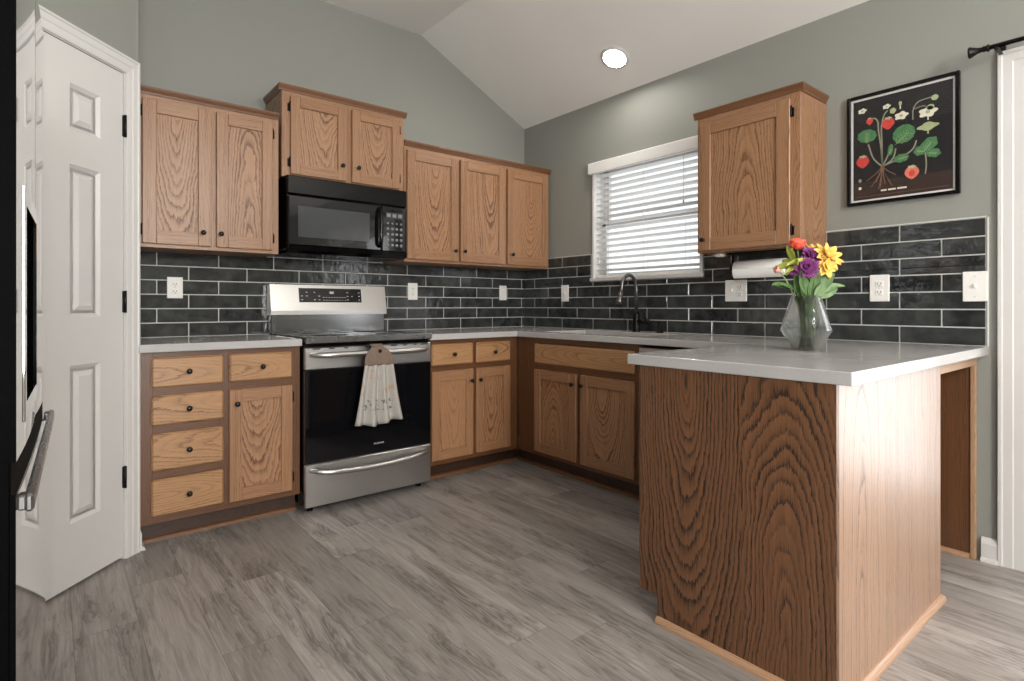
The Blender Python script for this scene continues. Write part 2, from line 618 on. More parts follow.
def thing(name, label, cat, loc=(0, 0, 0), rz=0, group=None):
    o = bpy.data.objects.new(name, None)
    o.empty_display_size = .1
    COL.objects.link(o)
    o.location = loc
    o.rotation_euler = (0, 0, rz)
    return tag(o, label, cat, group)


def struct(name, mb, mats, label=None):
    return tag(mb.build(name, mats), label, None, None, 'structure')


def copy_tree(o, parent=None):
    c = o.copy()
    COL.objects.link(c)
    if parent is not None:
        c.parent = parent
    for ch in o.children:
        copy_tree(ch, c)
    return c


# ------------------------------------------------------------------ room shell
XL, YB = -4.15, -7.0            # far left wall, back wall
ZW, XR, ZR = 2.575, -1.014, 3.067   # low wall top, ridge
P0 = (-2.849, -0.617)           # outer corner of the angled pantry wall
WIN = (-.755, -1.635, 1.285, 2.10)  # kitchen window opening y0 y1 z0 z1
PAT = (-3.07, -4.87, 0.0, 2.06)   # patio door opening

mb = MB()
mb.box(XL - .3, .3, YB - .3, .3, -.1, 0, 0)
struct('floor', mb, 'floor')

mb = MB()   # ceiling: low at the right wall, sloping up to a flat part
mb.prism([(.0, ZW), (XR, ZR), (XL - .1, ZR), (XL - .1, ZR + .1), (XR, ZR + .1), (.12, ZW + .1)], YB - .1, .1, 1)
struct('ceiling', mb, 'ceiling')

mb = MB()   # far wall behind the range (gable shape under the slope)
mb.prism([(.0, 0), (.0, ZW + .02), (XR, ZR + .02), (XL - .1, ZR + .02), (XL - .1, 0)], 0, .12, 1)
struct('wall_back', mb, 'wall')

mb = MB()   # right wall with window and patio door openings
def wall_with_holes(mb, lo, hi, z1, holes, put):
    """cells of a wall strip lo..hi x 0..z1 without the holes"""
    ys = sorted({lo, hi, *[h[0] for h in holes], *[h[1] for h in holes]})
    zs = sorted({0, z1, *[h[2] for h in holes], *[h[3] for h in holes]})
    for i in range(len(ys) - 1):
        for j in range(len(zs) - 1):
            yc, zc = (ys[i] + ys[i + 1]) / 2, (zs[j] + zs[j + 1]) / 2
            if any(h[0] < yc < h[1] and h[2] < zc < h[3] for h in holes):
                continue
            put(mb, ys[i], ys[i + 1], zs[j], zs[j + 1])
wall_with_holes(mb, YB, .12, ZW + .05, [(WIN[1], WIN[0], WIN[2], WIN[3]), (PAT[1], PAT[0], 0, PAT[3])],
                lambda b, a, c, d, e: b.box(0, .14, a, c, d, e, 0))
struct('wall_right', mb, 'wall')

mb = MB()   # wall behind the camera, with an added window opening for fill light
BW = (-4.05, -2.75, .5, 2.3)
wall_with_holes(mb, XL, 0, ZR + .05, [BW], lambda b, a, c, d, e: b.box(a, c, YB - .14, YB, d, e, 0))
struct('wall_front', mb, 'wall')
mb = MB()
SW = (-6.0, -3.8, .65, 2.25)  # added window opening, lets fill light in from the left
wall_with_holes(mb, YB, 0, ZR + .05, [SW], lambda b, a, c, d, e: b.box(XL - .14, XL, a, c, d, e, 0))
struct('wall_left', mb, 'wall')

# angled pantry wall: local s axis runs from the corner to the front left, n points into the kitchen
TS = Vector((-1, -1, 0)).normalized()
NS = Vector((1, -1, 0)).normalized()
MP = Matrix(((TS.x, NS.x, 0, P0[0]), (TS.y, NS.y, 0, P0[1]), (0, 0, 1, 0), (0, 0, 0, 1)))   # (s, n, z)
D0, D1, DT = .074, .745, 2.088      # door opening along s
mb = MB()
LW = .88
for a, c, d, e in ((-.004, D0, 0, ZR + .03), (D1, LW, 0, ZR + .03), (D0, D1, DT, ZR + .03)):
    mb.box(a, c, -.11, 0, d, e, 0, M4=MP)
pe = MP @ Vector((LW, 0, 0))
mb.box(P0[0] - .11, P0[0], P0[1] - .003, .0, 0, ZR + .03, 0)            # short return to the range wall
mb.box(XL, pe.x + .02, pe.y, pe.y + .11, 0, ZR + .03, 0)                # return to the far left wall
struct('wall_pantry', mb, 'wall')

# pantry door casing
mb = MB()
CW = .070
def casing_profile(w):
    return [(0, 0), (0, .009), (w * .10, .011), (w * .42, .012), (w * .47, .0145), (w * .80, .0155), (w * .85, .019), (w * .97, .019), (w, .016), (w, 0)]
def casing_frame(mb, s0, s1, top, prof, place):
    """mitred casing up one side, across the head and down the other"""
    n = len(prof)
    vs = []
    for st_ in range(4):
        for x, d in prof:
            a = s0 - x if st_ < 2 else s1 + x
            vs.append(place(a, 0 if st_ in (0, 3) else top + x, d))
    fs = []
    for k in range(3):
        for q in range(n - 1):
            fs.append([k * n + q, k * n + q + 1, (k + 1) * n + q + 1, (k + 1) * n + q])
    mb._add(vs, fs)
casing_frame(mb, D0, D1, DT, casing_profile(CW), lambda a, z, d: MP @ Vector((a, d, z)))
for a, c in ((D0, D0 + .004), (D1 - .004, D1)):
    mb.box(a, c, -.11, .002, 0, DT, 0, M4=MP)
mb.box(D0, D1, -.11, .002, DT - .004, DT, 0, M4=MP)
struct('trim_1', mb, 'white', 'white moulded casing around the pantry door')

def panel_door(mb, s0, s1, z0, z1, n0, n1, cols, rows, M4):
    """slab whose face at n1 carries raised panels"""
    mb.box(s0, s1, n0, n1 - .010, z0, z1, 0, M4=M4)
    ss = sorted([s0, s1] + [q for c in cols for q in c])
    zs = sorted([z0, z1] + [q for r in rows for q in r])
    isp = lambda a, b, lst: any(abs(a - l[0]) < 1e-6 and abs(b - l[1]) < 1e-6 for l in lst)
    for i in range(len(ss) - 1):
        for j in range(len(zs) - 1):
            a, b, c, d = ss[i], ss[i + 1], zs[j], zs[j + 1]
            if isp(a, b, cols) and isp(c, d, rows):
                prev = None
                for ins, dep in ((0, 0), (.014, -.010), (.026, -.010), (.045, -.002)):
                    ring = [(a + ins, c + ins), (b - ins, c + ins), (b - ins, d - ins), (a + ins, d - ins)]
                    ring = [M4 @ Vector((x, n1 + dep, z)) for x, z in ring]
                    if prev:
                        for k in range(4):
                            mb.poly([prev[k], prev[(k + 1) % 4], ring[(k + 1) % 4], ring[k]][::-1])
                    prev = ring
                mb.poly(prev[::-1])
            else:
                mb.box(a, b, n1 - .010, n1, c, d, 0, M4=M4)

mb = MB()
panel_door(mb, D0 + .007, D1 - .007, .012, DT - .007, -.036, -.002, [(.201, .346), (.474, .619)], [(.252, .857), (1.043, 1.63), (1.765, 1.94)], MP)
door = struct('door_1', mb, 'white', 'white six panel pantry door with black hinges')
for z in (.352, 1.104, 1.857):
    h = MB()
    h.tube([MP @ Vector((D0 + .004, .006, z - .047)), MP @ Vector((D0 + .004, .006, z + .047))], .0065, 10)
    h.box(D0 + .001, D0 + .012, -.002, .003, z - .045, z + .045, .0005, M4=MP)
    tag(h.build('hinge', 'black_metal', door), 'black door hinge')
kb = MB()
kb.lathe([(.026, 0), (.026, .006), (.012, .010), (.012, .035), (.027, .042), (.027, .06), (.015, .068), (0, .069)], 18, origin=MP @ Vector((D1 - .07, -.002, .95)), axis=NS)
kb.build('door_knob', 'black_metal', door)

# baseboards
def base_profile():
    return [(0, 0), (.016, 0), (.016, .075), (.010, .092), (.006, .098), (0, .1)]
mb = MB()
mb.prism([(-x, z) for x, z in base_profile()], -2.985, -2.930, 1)
mb.prism([(-x, z) for x, z in [(.016, 0), (.03, 0), (.028, .008), (.022, .016), (.016, .018)]], -2.985, -2.930, 1)
struct('baseboard_right', mb, 'white')
mb = MB()
mb.prism([(P0[0] + x, z) for x, z in base_profile()], -.628, -.555, 1)
mb.prism([(P0[0] + x, z) for x, z in [(.016, 0), (.03, 0), (.028, .008), (.022, .016), (.016, .018)]], -.628, -.555, 1)
struct('baseboard_left', mb, 'white')
mb = MB()
mb.box(XL, XL + .016, YB, -2.45, 0, .1, .004)
mb.box(XL, 0, YB, YB + .016, 0, .1, .004)
mb.box(-.016, 0, YB, PAT[1] - .1, 0, .1, .004)
struct('baseboard_front', mb, 'white')

# kitchen window: jamb, sashes, pane
y0, y1, z0, z1 = WIN
w = MB()
for a, b in ((y0, y0 - .018), (y1 + .018, y1)):
    w.box(-.012, .14, b, a, z0, z1, .002)
w.box(-.012, .14, y1, y0, z1 - .018, z1, .002)
w.box(-.025, .14, y1 - .012, y0 + .012, z0 - .02, z0 + .004, .003)
fr = struct('window_1', w, 'white', 'white window frame and sill above the sink')
w = MB()
zm = (z0 + z1) / 2
for (za, zb, xx) in ((z0, zm + .02, .085), (zm - .02, z1, .11)):
    for a, b in ((y0 - .018, y0 - .058), (y1 + .058, y1 + .018)):
        w.box(xx, xx + .03, b, a, za, zb, .002)
    w.box(xx, xx + .03, y1 + .018, y0 - .018, za, za + .04, .002)
    w.box(xx, xx + .03, y1 + .018, y0 - .018, zb - .04, zb, .002)
w.build('window_sash', 'white', fr)
g = MB()
g.box(.097, .101, y1 + .05, y0 - .05, z0 + .03, zm, 0)
g.box(.122, .126, y1 + .05, y0 - .05, zm, z1 - .03, 0)
g.build('pane', 'glass', fr)

# added windows in the unseen back and left walls, openings for fill light
for nm, f in (('window_added_back', 0), ('window_added_side', 1)):
    q = BW if f == 0 else SW
    w, g = MB(), MB()
    put = (lambda m, a, b, c, d, t0, t1: m.box(a, b, YB - t1, YB - t0, c, d, .002)) if f == 0 else (lambda m, a, b, c, d, t0, t1: m.box(XL - t1, XL - t0, a, b, c, d, .002))
    for a, b in ((q[0], q[0] + .05), (q[1] - .05, q[1]), ((q[0] + q[1]) / 2 - .03, (q[0] + q[1]) / 2 + .03)):
        put(w, a, b, q[2], q[3], -.01, .12)
    for c, d in ((q[2], q[2] + .05), (q[3] - .05, q[3])):
        put(w, q[0], q[1], c, d, -.01, .12)
    o = struct(nm, w, 'white')
    put(g, q[0] + .04, q[1] - .04, q[2] + .04, q[3] - .04, .05, .054)
    g.build('pane', 'glass', o)

# patio door
y0, y1, z0, z1 = PAT
mb = MB()
CWP = .088
casing_frame(mb, y0, y1, z1, [(-x, d) for x, d in casing_profile(CWP)], lambda a, z, d: Vector((-d, a, z if z == 0 else 2 * z1 - z)))
mb.box(-.002, .14, y0 - .006, y0, 0, z1, 0)
mb.box(-.002, .14, y1, y1 + .006, 0, z1, 0)
mb.box(-.002, .14, y1, y0, z1 - .006, z1, 0)
struct('trim_2', mb, 'white', 'white moulded casing around the patio door')
ym = (y0 + y1) / 2
for nm, a, b, lab in (('door_2', y0 - .012, ym + .002, 'white glazed patio door leaf beside the picture'), ('door_3', ym - .002, y1 + .012, 'white glazed patio door leaf farther from the kitchen')):
    w = MB()
    w.box(.008, .05, b, a, .012, .26, .003)
    w.box(.008, .05, b, a, 1.93, z1 - .014, .003)
    w.box(.008, .05, a - .115, a, .26, 1.93, .003)
    w.box(.008, .05, b, b + .115, .26, 1.93, .003)
    o = struct(nm, w, 'white', lab)
    g = MB()
    g.box(.027, .031, b + .11, a - .11, .25, 1.94, 0)
    g.build('pane', 'glass', o)
    s_ = MB()   # dark weather strip round the leaf
    s_.box(.015, .03, a + .001, a + .0055, 0, z1 - .009, 0)
    s_.box(.015, .03, b, a, z1 - .0135, z1 - .0065, 0)
    s_.build('weatherstrip', 'dark_rubber', o)
    if nm == 'door_2':
        for z in (.25, 1.02, 1.82):
            h = MB()
            h.tube([(.0, a + .001, z - .05), (.0, a + .001, z + .05)], .006, 8)
            h.lathe([(.004, 0), (.008, .004), (.004, .011), (0, .012)], 8, origin=(0, a + .001, z + .05))
            h.build('hinge', 'black_metal', o)

# ------------------------------------------------------------------ tile backsplash
ROW, TL, TH = .0785, .3125, .914
def tile_wall(name, label, horiz0, horiz1, nrows, put_box, offs, skip=None, top=None):
    tl, gr = MB(), MB()
    put_box(gr, horiz0, horiz1, TH - .002, TH + nrows * ROW + (.004 if top is None else 0), .002, .0072, 0)
    for r in range(nrows):
        za, zb = TH + r * ROW + .003, TH + (r + 1) * ROW - .003
        k = offs[r % 2]
        cuts = [horiz0]
        while k > horiz1:
            if k < horiz0 - .012:
                cuts.append(k)
            k -= TL
        cuts.append(horiz1)
        for a, b in zip(cuts[:-1], cuts[1:]):
            if skip and skip((a + b) / 2, (za + zb) / 2):
                continue
            put_box(tl, a - .003, b + .003, za, zb, .004, .0115 + rnd.uniform(-.0005, .0008), .0022)
    return tl, gr

# range wall: u = -x... the run goes from the corner (x=0) to the pantry return
def pbA(m, a, b, c, d, t0, t1, bev):
    m.box(b, a, -t1, -t0, c, d, bev)
def pbB(m, a, b, c, d, t0, t1, bev):
    m.box(-t1, -t0, b, a, c, d, bev)
tl, gr = tile_wall('a', '', -.002, -2.846, 6, pbA, (-.0395, -.196))
r = thing('tile_backsplash', 'charcoal subway tile backsplash behind the range and its counters', 'backsplash', (0, 0, 0))
tl.build('tiles', 'tile', r)
gr.build('grout', 'grout', r)
# sink wall: split round the window
r = thing('tile_backsplash', 'charcoal subway tile backsplash under the window and the picture', 'backsplash', (0, 0, 0))
tl, gr = MB(), MB()
wy0, wy1, wz0 = WIN[0] + .008, WIN[1] - .008, WIN[2] - .022
EDGE = -2.946
for row_ in range(7):
    za, zb = TH + row_ * ROW + .003, TH + (row_ + 1) * ROW - .003
    k = (-.1395, -.296)[row_ % 2]
    cuts = [-.014]
    while k > EDGE:
        cuts.append(k)
        k -= TL
    cuts.append(EDGE)
    for a, b in zip(cuts[:-1], cuts[1:]):
        a_, b_ = a - .003, b + .003
        t1 = .0115 + rnd.uniform(-.0005, .0008)
        if zb <= wz0:
            pbB(tl, a_, b_, za, zb, .004, t1, .0022)
        elif za >= wz0 - .02:
            for (p, q) in ((a_, max(b_, wy0 + .003)), (min(a_, wy1 - .003), b_)):
                if p - q > .012:
                    pbB(tl, p, q, za, zb, .004, t1, .0022)
        else:
            pbB(tl, a_, b_, za, wz0 - .003, .004, t1, .0022)
            for (p, q) in ((a_, max(b_, wy0 + .003)), (min(a_, wy1 - .003), b_)):
                if p - q > .012:
                    pbB(tl, p, q, wz0 - .003, zb, .004, t1, .0022)
ZT = TH + 7 * ROW
pbB(gr, -.014, wy0, TH - .002, ZT, .002, .0072, 0)
pbB(gr, wy0, wy1, TH - .002, wz0, .002, .0072, 0)
pbB(gr, wy1, EDGE - .002, TH - .002, ZT, .002, .0072, 0)
pbB(gr, wy1, EDGE - .008, ZT, ZT + .006, .001, .012, .001)     # pale edging strips
pbB(gr, -.36, wy0, ZT, ZT + .005, .001, .010, .001)
pbB(gr, EDGE - .002, EDGE - .008, TH, ZT + .006, .001, .012, .001)
tl.build('tiles', 'tile', r)
gr.build('grout', 'grout', r)

# ------------------------------------------------------------------ cabinets
def knob(parent, pos, axis):
    m = MB()
    m.lathe([(.006, 0), (.005, .008), (.006, .012), (.0115, .016), (.0128, .021), (.0105, .026), (.006, .0285), (0, .029)], 16, origin=pos, axis=axis)
    return tag(m.build('knob', 'knob', parent), 'small black round knob')

class Face:
    """maps (h, z, depth) on a cabinet front to world; kind 'A' faces -y (h = x), kind 'B' faces -x (h = y)"""
    def __init__(s, kind, plane):
        s.k, s.p = kind, plane
    def box(s, m, h0, h1, z0, z1, d0, d1, bev=.0015, **kw):
        if s.k == 'A':
            return m.box(h0, h1, s.p - d1, s.p - d0, z0, z1, bev, **kw)
        if s.k == 'B':
            return m.box(s.p - d1, s.p - d0, h0, h1, z0, z1, bev, **kw)
        return m.box(h0, h1, s.p + d0, s.p + d1, z0, z1, bev, **kw)
    def pt(s, h, z, d):
        return (h, s.p - d, z) if s.k == 'A' else ((s.p - d, h, z) if s.k == 'B' else (h, s.p + d, z))
    @property
    def ax(s):
        return (0, -1, 0) if s.k == 'A' else ((-1, 0, 0) if s.k == 'B' else (0, 1, 0))
    @property
    def h(s):
        return 1 if s.k == 'B' else 0

def drawer(F, root, h0, h1, z0, z1, with_knob=True):
    m = MB()
    F.box(m, h0, h1, z0, z1, .0, .019, .008, ax=F.h, cath=True, w0=rnd.choice((-1, 1)) * rnd.uniform(.03, .06))
    o = m.build('drawer', 'oak_drawer', root)
    if with_knob:
        knob(o, F.pt((h0 + h1) / 2, (z0 + z1) / 2, .019), F.ax)
    return o

def cab_door(F, root, h0, h1, z0, z1, knob_at=None, hinge=None, st=.057, exposed=False, panel='oak'):
    h0, h1 = min(h0, h1), max(h0, h1)
    m = MB()
    F.box(m, h0, h0 + st, z0, z1, 0, .019, .0025, ax=2, cath=False)
    F.box(m, h1 - st, h1, z0, z1, 0, .019, .0025, ax=2, cath=False)
    F.box(m, h0 + st, h1 - st, z0, z0 + st + .004, 0, .0187, .0012, ax=F.h, cath=False)
    F.box(m, h0 + st, h1 - st, z1 - st - .004, z1, 0, .0187, .0012, ax=F.h, cath=False)
    o = m.build('door', 'oak_frame', root)
    m = MB()
    F.box(m, h0 + st - .004, h1 - st + .004, z0 + st, z1 - st, .002, .009, .001, ax=2, cath=True)
    m.build('door_panel', panel, o)
    if knob_at:
        knob(o, F.pt(knob_at[0], knob_at[1], .019), F.ax)
    if hinge is not None:
        for z in (z0 + .065, z1 - .065):
            m = MB()
            sg = 1 if hinge > (h0 + h1) / 2 else -1
            m.tube([F.pt(hinge + sg * .003, z - .024, .012), F.pt(hinge + sg * .003, z + .024, .012)], .0045, 8)
            m.lathe([(.0035, 0), (.005, .003), (.002, .008), (0, .009)], 8, origin=F.pt(hinge + sg * .003, z + .024, .012))
            F.box(m, min(hinge, hinge + sg * .014), max(hinge, hinge + sg * .014), z - .022, z + .022, .0, .003, .0005)
            m.build('hinge', 'black_metal', o)
    return o

def carcass(F, root, h0, h1, z0, z1, depth):
    m = MB()
    th = .018
    F.box(m, h0, h0 + th, z0, z1, -depth, -.019, .001, ax=2, cath=True)
    F.box(m, h1 - th, h1, z0, z1, -depth, -.019, .001, ax=2, cath=True)
    F.box(m, h0 + th, h1 - th, z0, z0 + th, -depth, -.019, 0, ax=F.h, cath=False)
    F.box(m, h0 + th, h1 - th, z1 - th, z1, -depth, -.019, 0, ax=F.h, cath=False)
    F.box(m, h0 + th, h1 - th, z0 + th, z1 - th, -depth, -depth + .006, 0, ax=2)
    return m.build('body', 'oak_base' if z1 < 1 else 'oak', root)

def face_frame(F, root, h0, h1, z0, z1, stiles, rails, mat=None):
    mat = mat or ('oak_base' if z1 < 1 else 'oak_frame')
    """stiles: list of (a,b[,za,zb]); rails: list of (a,b,za,zb)"""
    m = MB()
    for s in stiles:
        za, zb = (s[2], s[3]) if len(s) > 2 else (z0, z1)
        F.box(m, s[0], s[1], za, zb, -.019, 0, .0008, ax=2, cath=False)
    for a, b, za, zb in rails:
        F.box(m, a, b, za, zb, -.019, -.0002, .0008, ax=F.h, cath=False)
    return m.build('face_frame', mat, root)

def crown(F, root, h0, h1, z, ends, depth):
    """small crown moulding along the top front, returning along exposed ends"""
    prof = [(0, 0), (.005, 0), (.008, .010), (.014, .020), (.018, .028), (.018, .036), (0, .036)]
    m = MB()
    a = h0 - (.018 if ends[0] else 0)
    b = h1 + (.018 if ends[1] else 0)
    if F.k == 'A':
        m.prism([(F.p - d, z + e) for d, e in prof], a, b, 0, grain=1)
        for e_, q, sg in ((ends[0], h0, -1), (ends[1], h1, 1)):
            if e_:
                m.prism([(q + sg * d, z + e) for d, e in prof], F.p, F.p + depth, 1, grain=1)
    else:
        m.prism([(F.p - d, z + e) for d, e in prof], a, b, 1, grain=1)
        for e_, q, sg in ((ends[0], h0, -1), (ends[1], h1, 1)):
            if e_:
                m.prism([(q + sg * d, z + e) for d, e in prof], F.p, F.p + depth, 0, grain=1)
    return m.build('crown_molding', 'oak_crown', root)

def toe_kick(F, root, h0, h1, mold=True):
    m = MB()
    F.box(m, h0, h1, .0, .102, -.090, -.075, .001, ax=F.h, cath=True)
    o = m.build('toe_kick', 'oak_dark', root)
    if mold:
        m = MB()
        q = [(0, 0), (.018, 0), (.017, .008), (.012, .015), (.005, .019), (0, .020)]
        if F.k == 'A':
            m.prism([(F.p + .075 - d, e) for d, e in q], h0, h1, 0, grain=1)
        else:
            m.prism([(F.p + .075 - d, e) for d, e in q], h0, h1, 1, grain=1)
        m.build('quarter_round', 'oak_crown', root)

FA = Face('A', -.61)      # base fronts on the range wall
FB = Face('B', -.61)      # base fronts on the sink wall
UA = Face('A', -.305)     # uppers on the range wall
UB = Face('B', -.305)     # upper on the sink wall
ZC = .876                 # top of base cabinets

# base cabinet between pantry and range
r = thing('base_cabinet', 'oak base cabinet with four stacked drawers between pantry door and range', 'cabinet', (0, 0, 0))
a, b = -2.845, -2.122
carcass(FA, r, a, b, .102, ZC, .60)
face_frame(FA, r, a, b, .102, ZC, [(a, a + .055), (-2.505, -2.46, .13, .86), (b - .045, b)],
           [(a + .055, b - .045, .102, .135), (a + .055, b - .045, .85, ZC), (a + .055, b - .045, .675, .72), (a + .055, -2.505, .505, .545), (a + .055, -2.505, .30, .34)])
for z0, z1 in ((.716, .852), (.545, .680), (.339, .508), (.136, .302)):
    drawer(FA, r, -2.797, -2.496, z0, z1)
drawer(FA, r, -2.470, -2.166, .716, .852)
cab_door(FA, r, -2.470, -2.166, .134, .679, (-2.437, .61), -2.166)
toe_kick(FA, r, a, b)

# base cabinet right of range (runs into the corner)
r = thing('base_cabinet', 'oak base cabinet with two drawers over two doors, beside the range', 'cabinet', (0, 0, 0))
a, b = -1.343, -.611
carcass(FA, r, a, b, .102, ZC, .60)
face_frame(FA, r, a, b, .102, ZC, [(a, a + .035), (-1.0, -.975), (-.69, b - .0)],
           [(a + .035, -.69, .102, .135), (a + .035, -.69, .85, ZC), (a + .035, -.69, .68, .72)])
for h0, h1 in ((-1.316, -1.002), (-.977, -.687)):
    drawer(FA, r, h0, h1, .716, .850)
cab_door(FA, r, -1.316, -1.002, .134, .682, (-1.024, .608), None)
cab_door(FA, r, -.977, -.687, .134, .682, (-.955, .608), None)
toe_kick(FA, r, a, -.5351)

# sink base
r = thing('sink_base_cabinet', 'oak sink base cabinet with false drawer front under the window', 'cabinet', (0, 0, 0))
a, b = -1.625, -.613
carcass(FB, r, a, b, .102, ZC, .595)
face_frame(FB, r, a, b, .102, ZC, [(a, a + .035), (-1.205, -1.17, .13, .70), (-.80, b)],
           [(a + .035, -.80, .102, .135), (a + .035, -.80, .84, ZC), (a + .035, -.80, .665, .715)])
drawer(FB, r, -1.597, -.796, .708, .838, False)
cab_door(FB, r, -1.170, -.796, .130, .668, (-1.147, .605), None)
cab_door(FB, r, -1.597, -1.203, .130, .668, (-1.222, .605), None)
toe_kick(FB, r, a, -.5351)

# uppers left of the microwave
ZU = 1.378
r = thing('wall_cabinet', 'oak two door wall cabinet beside the pantry corner', 'cabinet', (0, 0, 0))
a, b = -2.843, -2.136
carcass(UA, r, a, b, ZU, 2.135, .305)
face_frame(UA, r, a, b, ZU, 2.135, [(a, a + .05), (-2.49, -2.46), (b - .045, b)], [(a + .05, b - .045, ZU, ZU + .035), (a + .05, b - .045, 2.09, 2.135)])
cab_door(UA, r, -2.798, -2.488, 1.397, 2.112, (-2.528, 1.466), -2.798, .062)
cab_door(UA, r, -2.462, -2.172, 1.397, 2.112, (-2.442, 1.466), -2.172, .058)
crown(UA, r, a, b, 2.135, (False, False), .29)

# cabinet over the microwave
r = thing('wall_cabinet', 'short oak wall cabinet mounted above the black microwave', 'cabinet', (0, 0, 0))
a, b = -2.118, -1.332
carcass(UA, r, a, b, 1.825, 2.312, .305)
face_frame(UA, r, a, b, 1.825, 2.312, [(a, a + .05), (-1.74, -1.69), (b - .045, b)], [(a + .05, b - .045, 1.825, 1.86), (a + .05, b - .045, 2.27, 2.312)])
cab_door(UA, r, -2.072, -1.735, 1.842, 2.288, (-1.763, 1.931), -2.072, .055)
cab_door(UA, r, -1.697, -1.368, 1.842, 2.288, (-1.66, 1.931), -1.368, .055)
crown(UA, r, a, b, 2.312, (True, True), .29)

# three door upper in the corner
r = thing('wall_cabinet', 'wide oak wall cabinet with three doors reaching the room corner', 'cabinet', (0, 0, 0))
a, b = -1.329, -.016
carcass(UA, r, a, b, ZU, 2.135, .305)
face_frame(UA, r, a, b, ZU, 2.135, [(a, a + .035), (-.905, -.885), (-.477, -.453), (b - .035, b)], [(a + .035, b - .035, ZU, ZU + .035), (a + .035, b - .035, 2.09, 2.135)])
cab_door(UA, r, -1.312, -.905, 1.396, 2.110, (-.937, 1.467), None, .06)
cab_door(UA, r, -.885, -.477, 1.396, 2.110, (-.858, 1.468), None, .06)
cab_door(UA, r, -.453, -.036, 1.396, 2.110, (-.416, 1.471), None, .06)
crown(UA, r, a, b, 2.135, (False, True), .29)

# single upper on the sink wall
r = thing('wall_cabinet', 'single door oak wall cabinet between the window and the picture', 'cabinet', (0, 0, 0))
a, b = -2.325, -1.785
carcass(UB, r, a, b, ZU, 2.120, .303)
face_frame(UB, r, a, b, ZU, 2.120, [(a, a + .05), (b - .03, b)], [(a + .05, b - .03, ZU, ZU + .02), (a + .05, b - .03, 2.075, 2.120)])
cab_door(UB, r, -2.283, -1.803, 1.388, 2.092, (-1.832, 1.447), -2.283, .066, panel='oak')
crown(UB, r, a, b, 2.120, (True, True), .285)

# peninsula
PX0, PX1, PY0, PY1 = -1.500, -.545, -2.915, -2.285    # end panel face, far end, back face, kitchen face
r = thing('peninsula_cabinet', 'oak peninsula cabinet with bold grained end panel under the pale counter', 'cabinet', (0, 0, 0))
m = MB()
# end panel with toe notch
YS = -2.655
for poly, yc, w0_, sdv in (([(PY1, ZC), (YS, ZC), (YS, 0), (PY1 - .075, 0), (PY1 - .075, .088), (PY1, .088)], -2.47, -.075, 11.3),
                           ([(YS, ZC), (PY0, ZC), (PY0, 0), (YS, 0)], -2.775, .060, 27.9)):
    k0 = len(m.v)
    m.prism(poly, PX0, PX0 + .018, 0)
    for i in range(k0, len(m.v)):
        x, y, z = m.v[i]
        m.g[i] = (z - .44, y - yc, w0_ + (x - PX0))
        m.sd[i] = sdv
m.build('end_panel', 'oak_plank', r)
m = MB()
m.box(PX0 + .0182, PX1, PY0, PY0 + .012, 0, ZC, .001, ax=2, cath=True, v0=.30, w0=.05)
m.build('back_panel', 'oak_varnish_glare', r)
m = MB()
m.box(PX0 + .0185, PX1, PY0 + .013, PY1 - .02, .102, ZC - .001, .001, ax=2)
m.box(PX0 + .0185, PX1, PY0 + .013, PY1 - .075, 0, .102, .001, ax=0)
m.build('body', 'oak_dark', r)
FC = Face('C', PY1 - .019)
face_frame(FC, r, PX0 + .019, PX1, .102, ZC, [(PX0 + .019, PX0 + .06), (-1.04, -1.0), (PX1 - .05, PX1)], [(PX0 + .06, PX1 - .05, .102, .14), (PX0 + .06, PX1 - .05, .84, ZC), (PX0 + .06, PX1 - .05, .67, .71)])
for h0, h1 in ((-1.455, -1.03), (-1.01, -.58)):
    drawer(FC, r, h0, h1, .712, .85)
    cab_door(FC, r, h0, h1, .134, .68, (h1 - .03 if h0 < -1.2 else h0 + .03, .61), None)
q = [(0, 0), (.018, 0), (.017, .008), (.012, .015), (.005, .019), (0, .020)]
m = MB()
m.prism([(PX0 - d, e) for d, e in q], PY0 - .012, PY1 - .075, 1, grain=1)
m.prism([(PY0 - d, e) for d, e in q], PX0 - .012, PX1 + .002, 0, grain=1)
m.build('quarter_round', 'oak_round', r)
# open knee space next to the wall
m = MB()
m.box(PX1, -.004, PY0, PY0 + .019, .832, ZC, .001, ax=0, cath=False)
m.build('apron_rail', 'oak_round', r)
m = MB()
m.box(-.022, -.004, PY0 + .020, PY1 - .05, 0, ZC, .001, ax=2, cath=True, v0=.05, w0=.03)
m.box(PX1, -.022, PY1 - .07, PY1 - .05, 0, ZC, .001, ax=2, cath=True)
m.build('wall_panel', 'oak_base', r)
m = MB()
m.box(-.028, -.004, PY0, PY0 + .0195, 0, .832, .003, ax=2, cath=False)
m.prism([(-.022 - d, e) for d, e in q], PY0 + .02, PY1 - .07, 1, grain=1)
m.build('edge_trim', 'oak_round', r)

# ------------------------------------------------------------------ counters
CT, CB_, CD = .914, .8775, .648
m = MB()
m.box(-2.847, -2.1215, -CD, -.0125, CB_, CT, .003)
o = m.build('countertop', 'quartz')
tag(o, 'short pale grey countertop between pantry door and range', 'countertop')
m = MB()
SK = (-.545, -.135, -1.56, -.80)      # sink cut-out x0 x1 y0 y1
PXC, PYN, PYR = -1.513, -2.242, -2.956
xs = sorted([PXC, -1.342, -CD, SK[0], SK[1], -.0125])
ys = sorted([PYR, PYN, SK[2], SK[3], -CD, -.0125])
def solid(i, j):
    if not (0 <= i < len(xs) - 1 and 0 <= j < len(ys) - 1):
        return False
    x, y = (xs[i] + xs[i + 1]) / 2, (ys[j] + ys[j + 1]) / 2
    if SK[0] < x < SK[1] and SK[2] < y < SK[3]:
        return False
    if x > -CD:
        return True
    if y > -CD:
        return x > -1.342
    return y < PYN
vid = {}
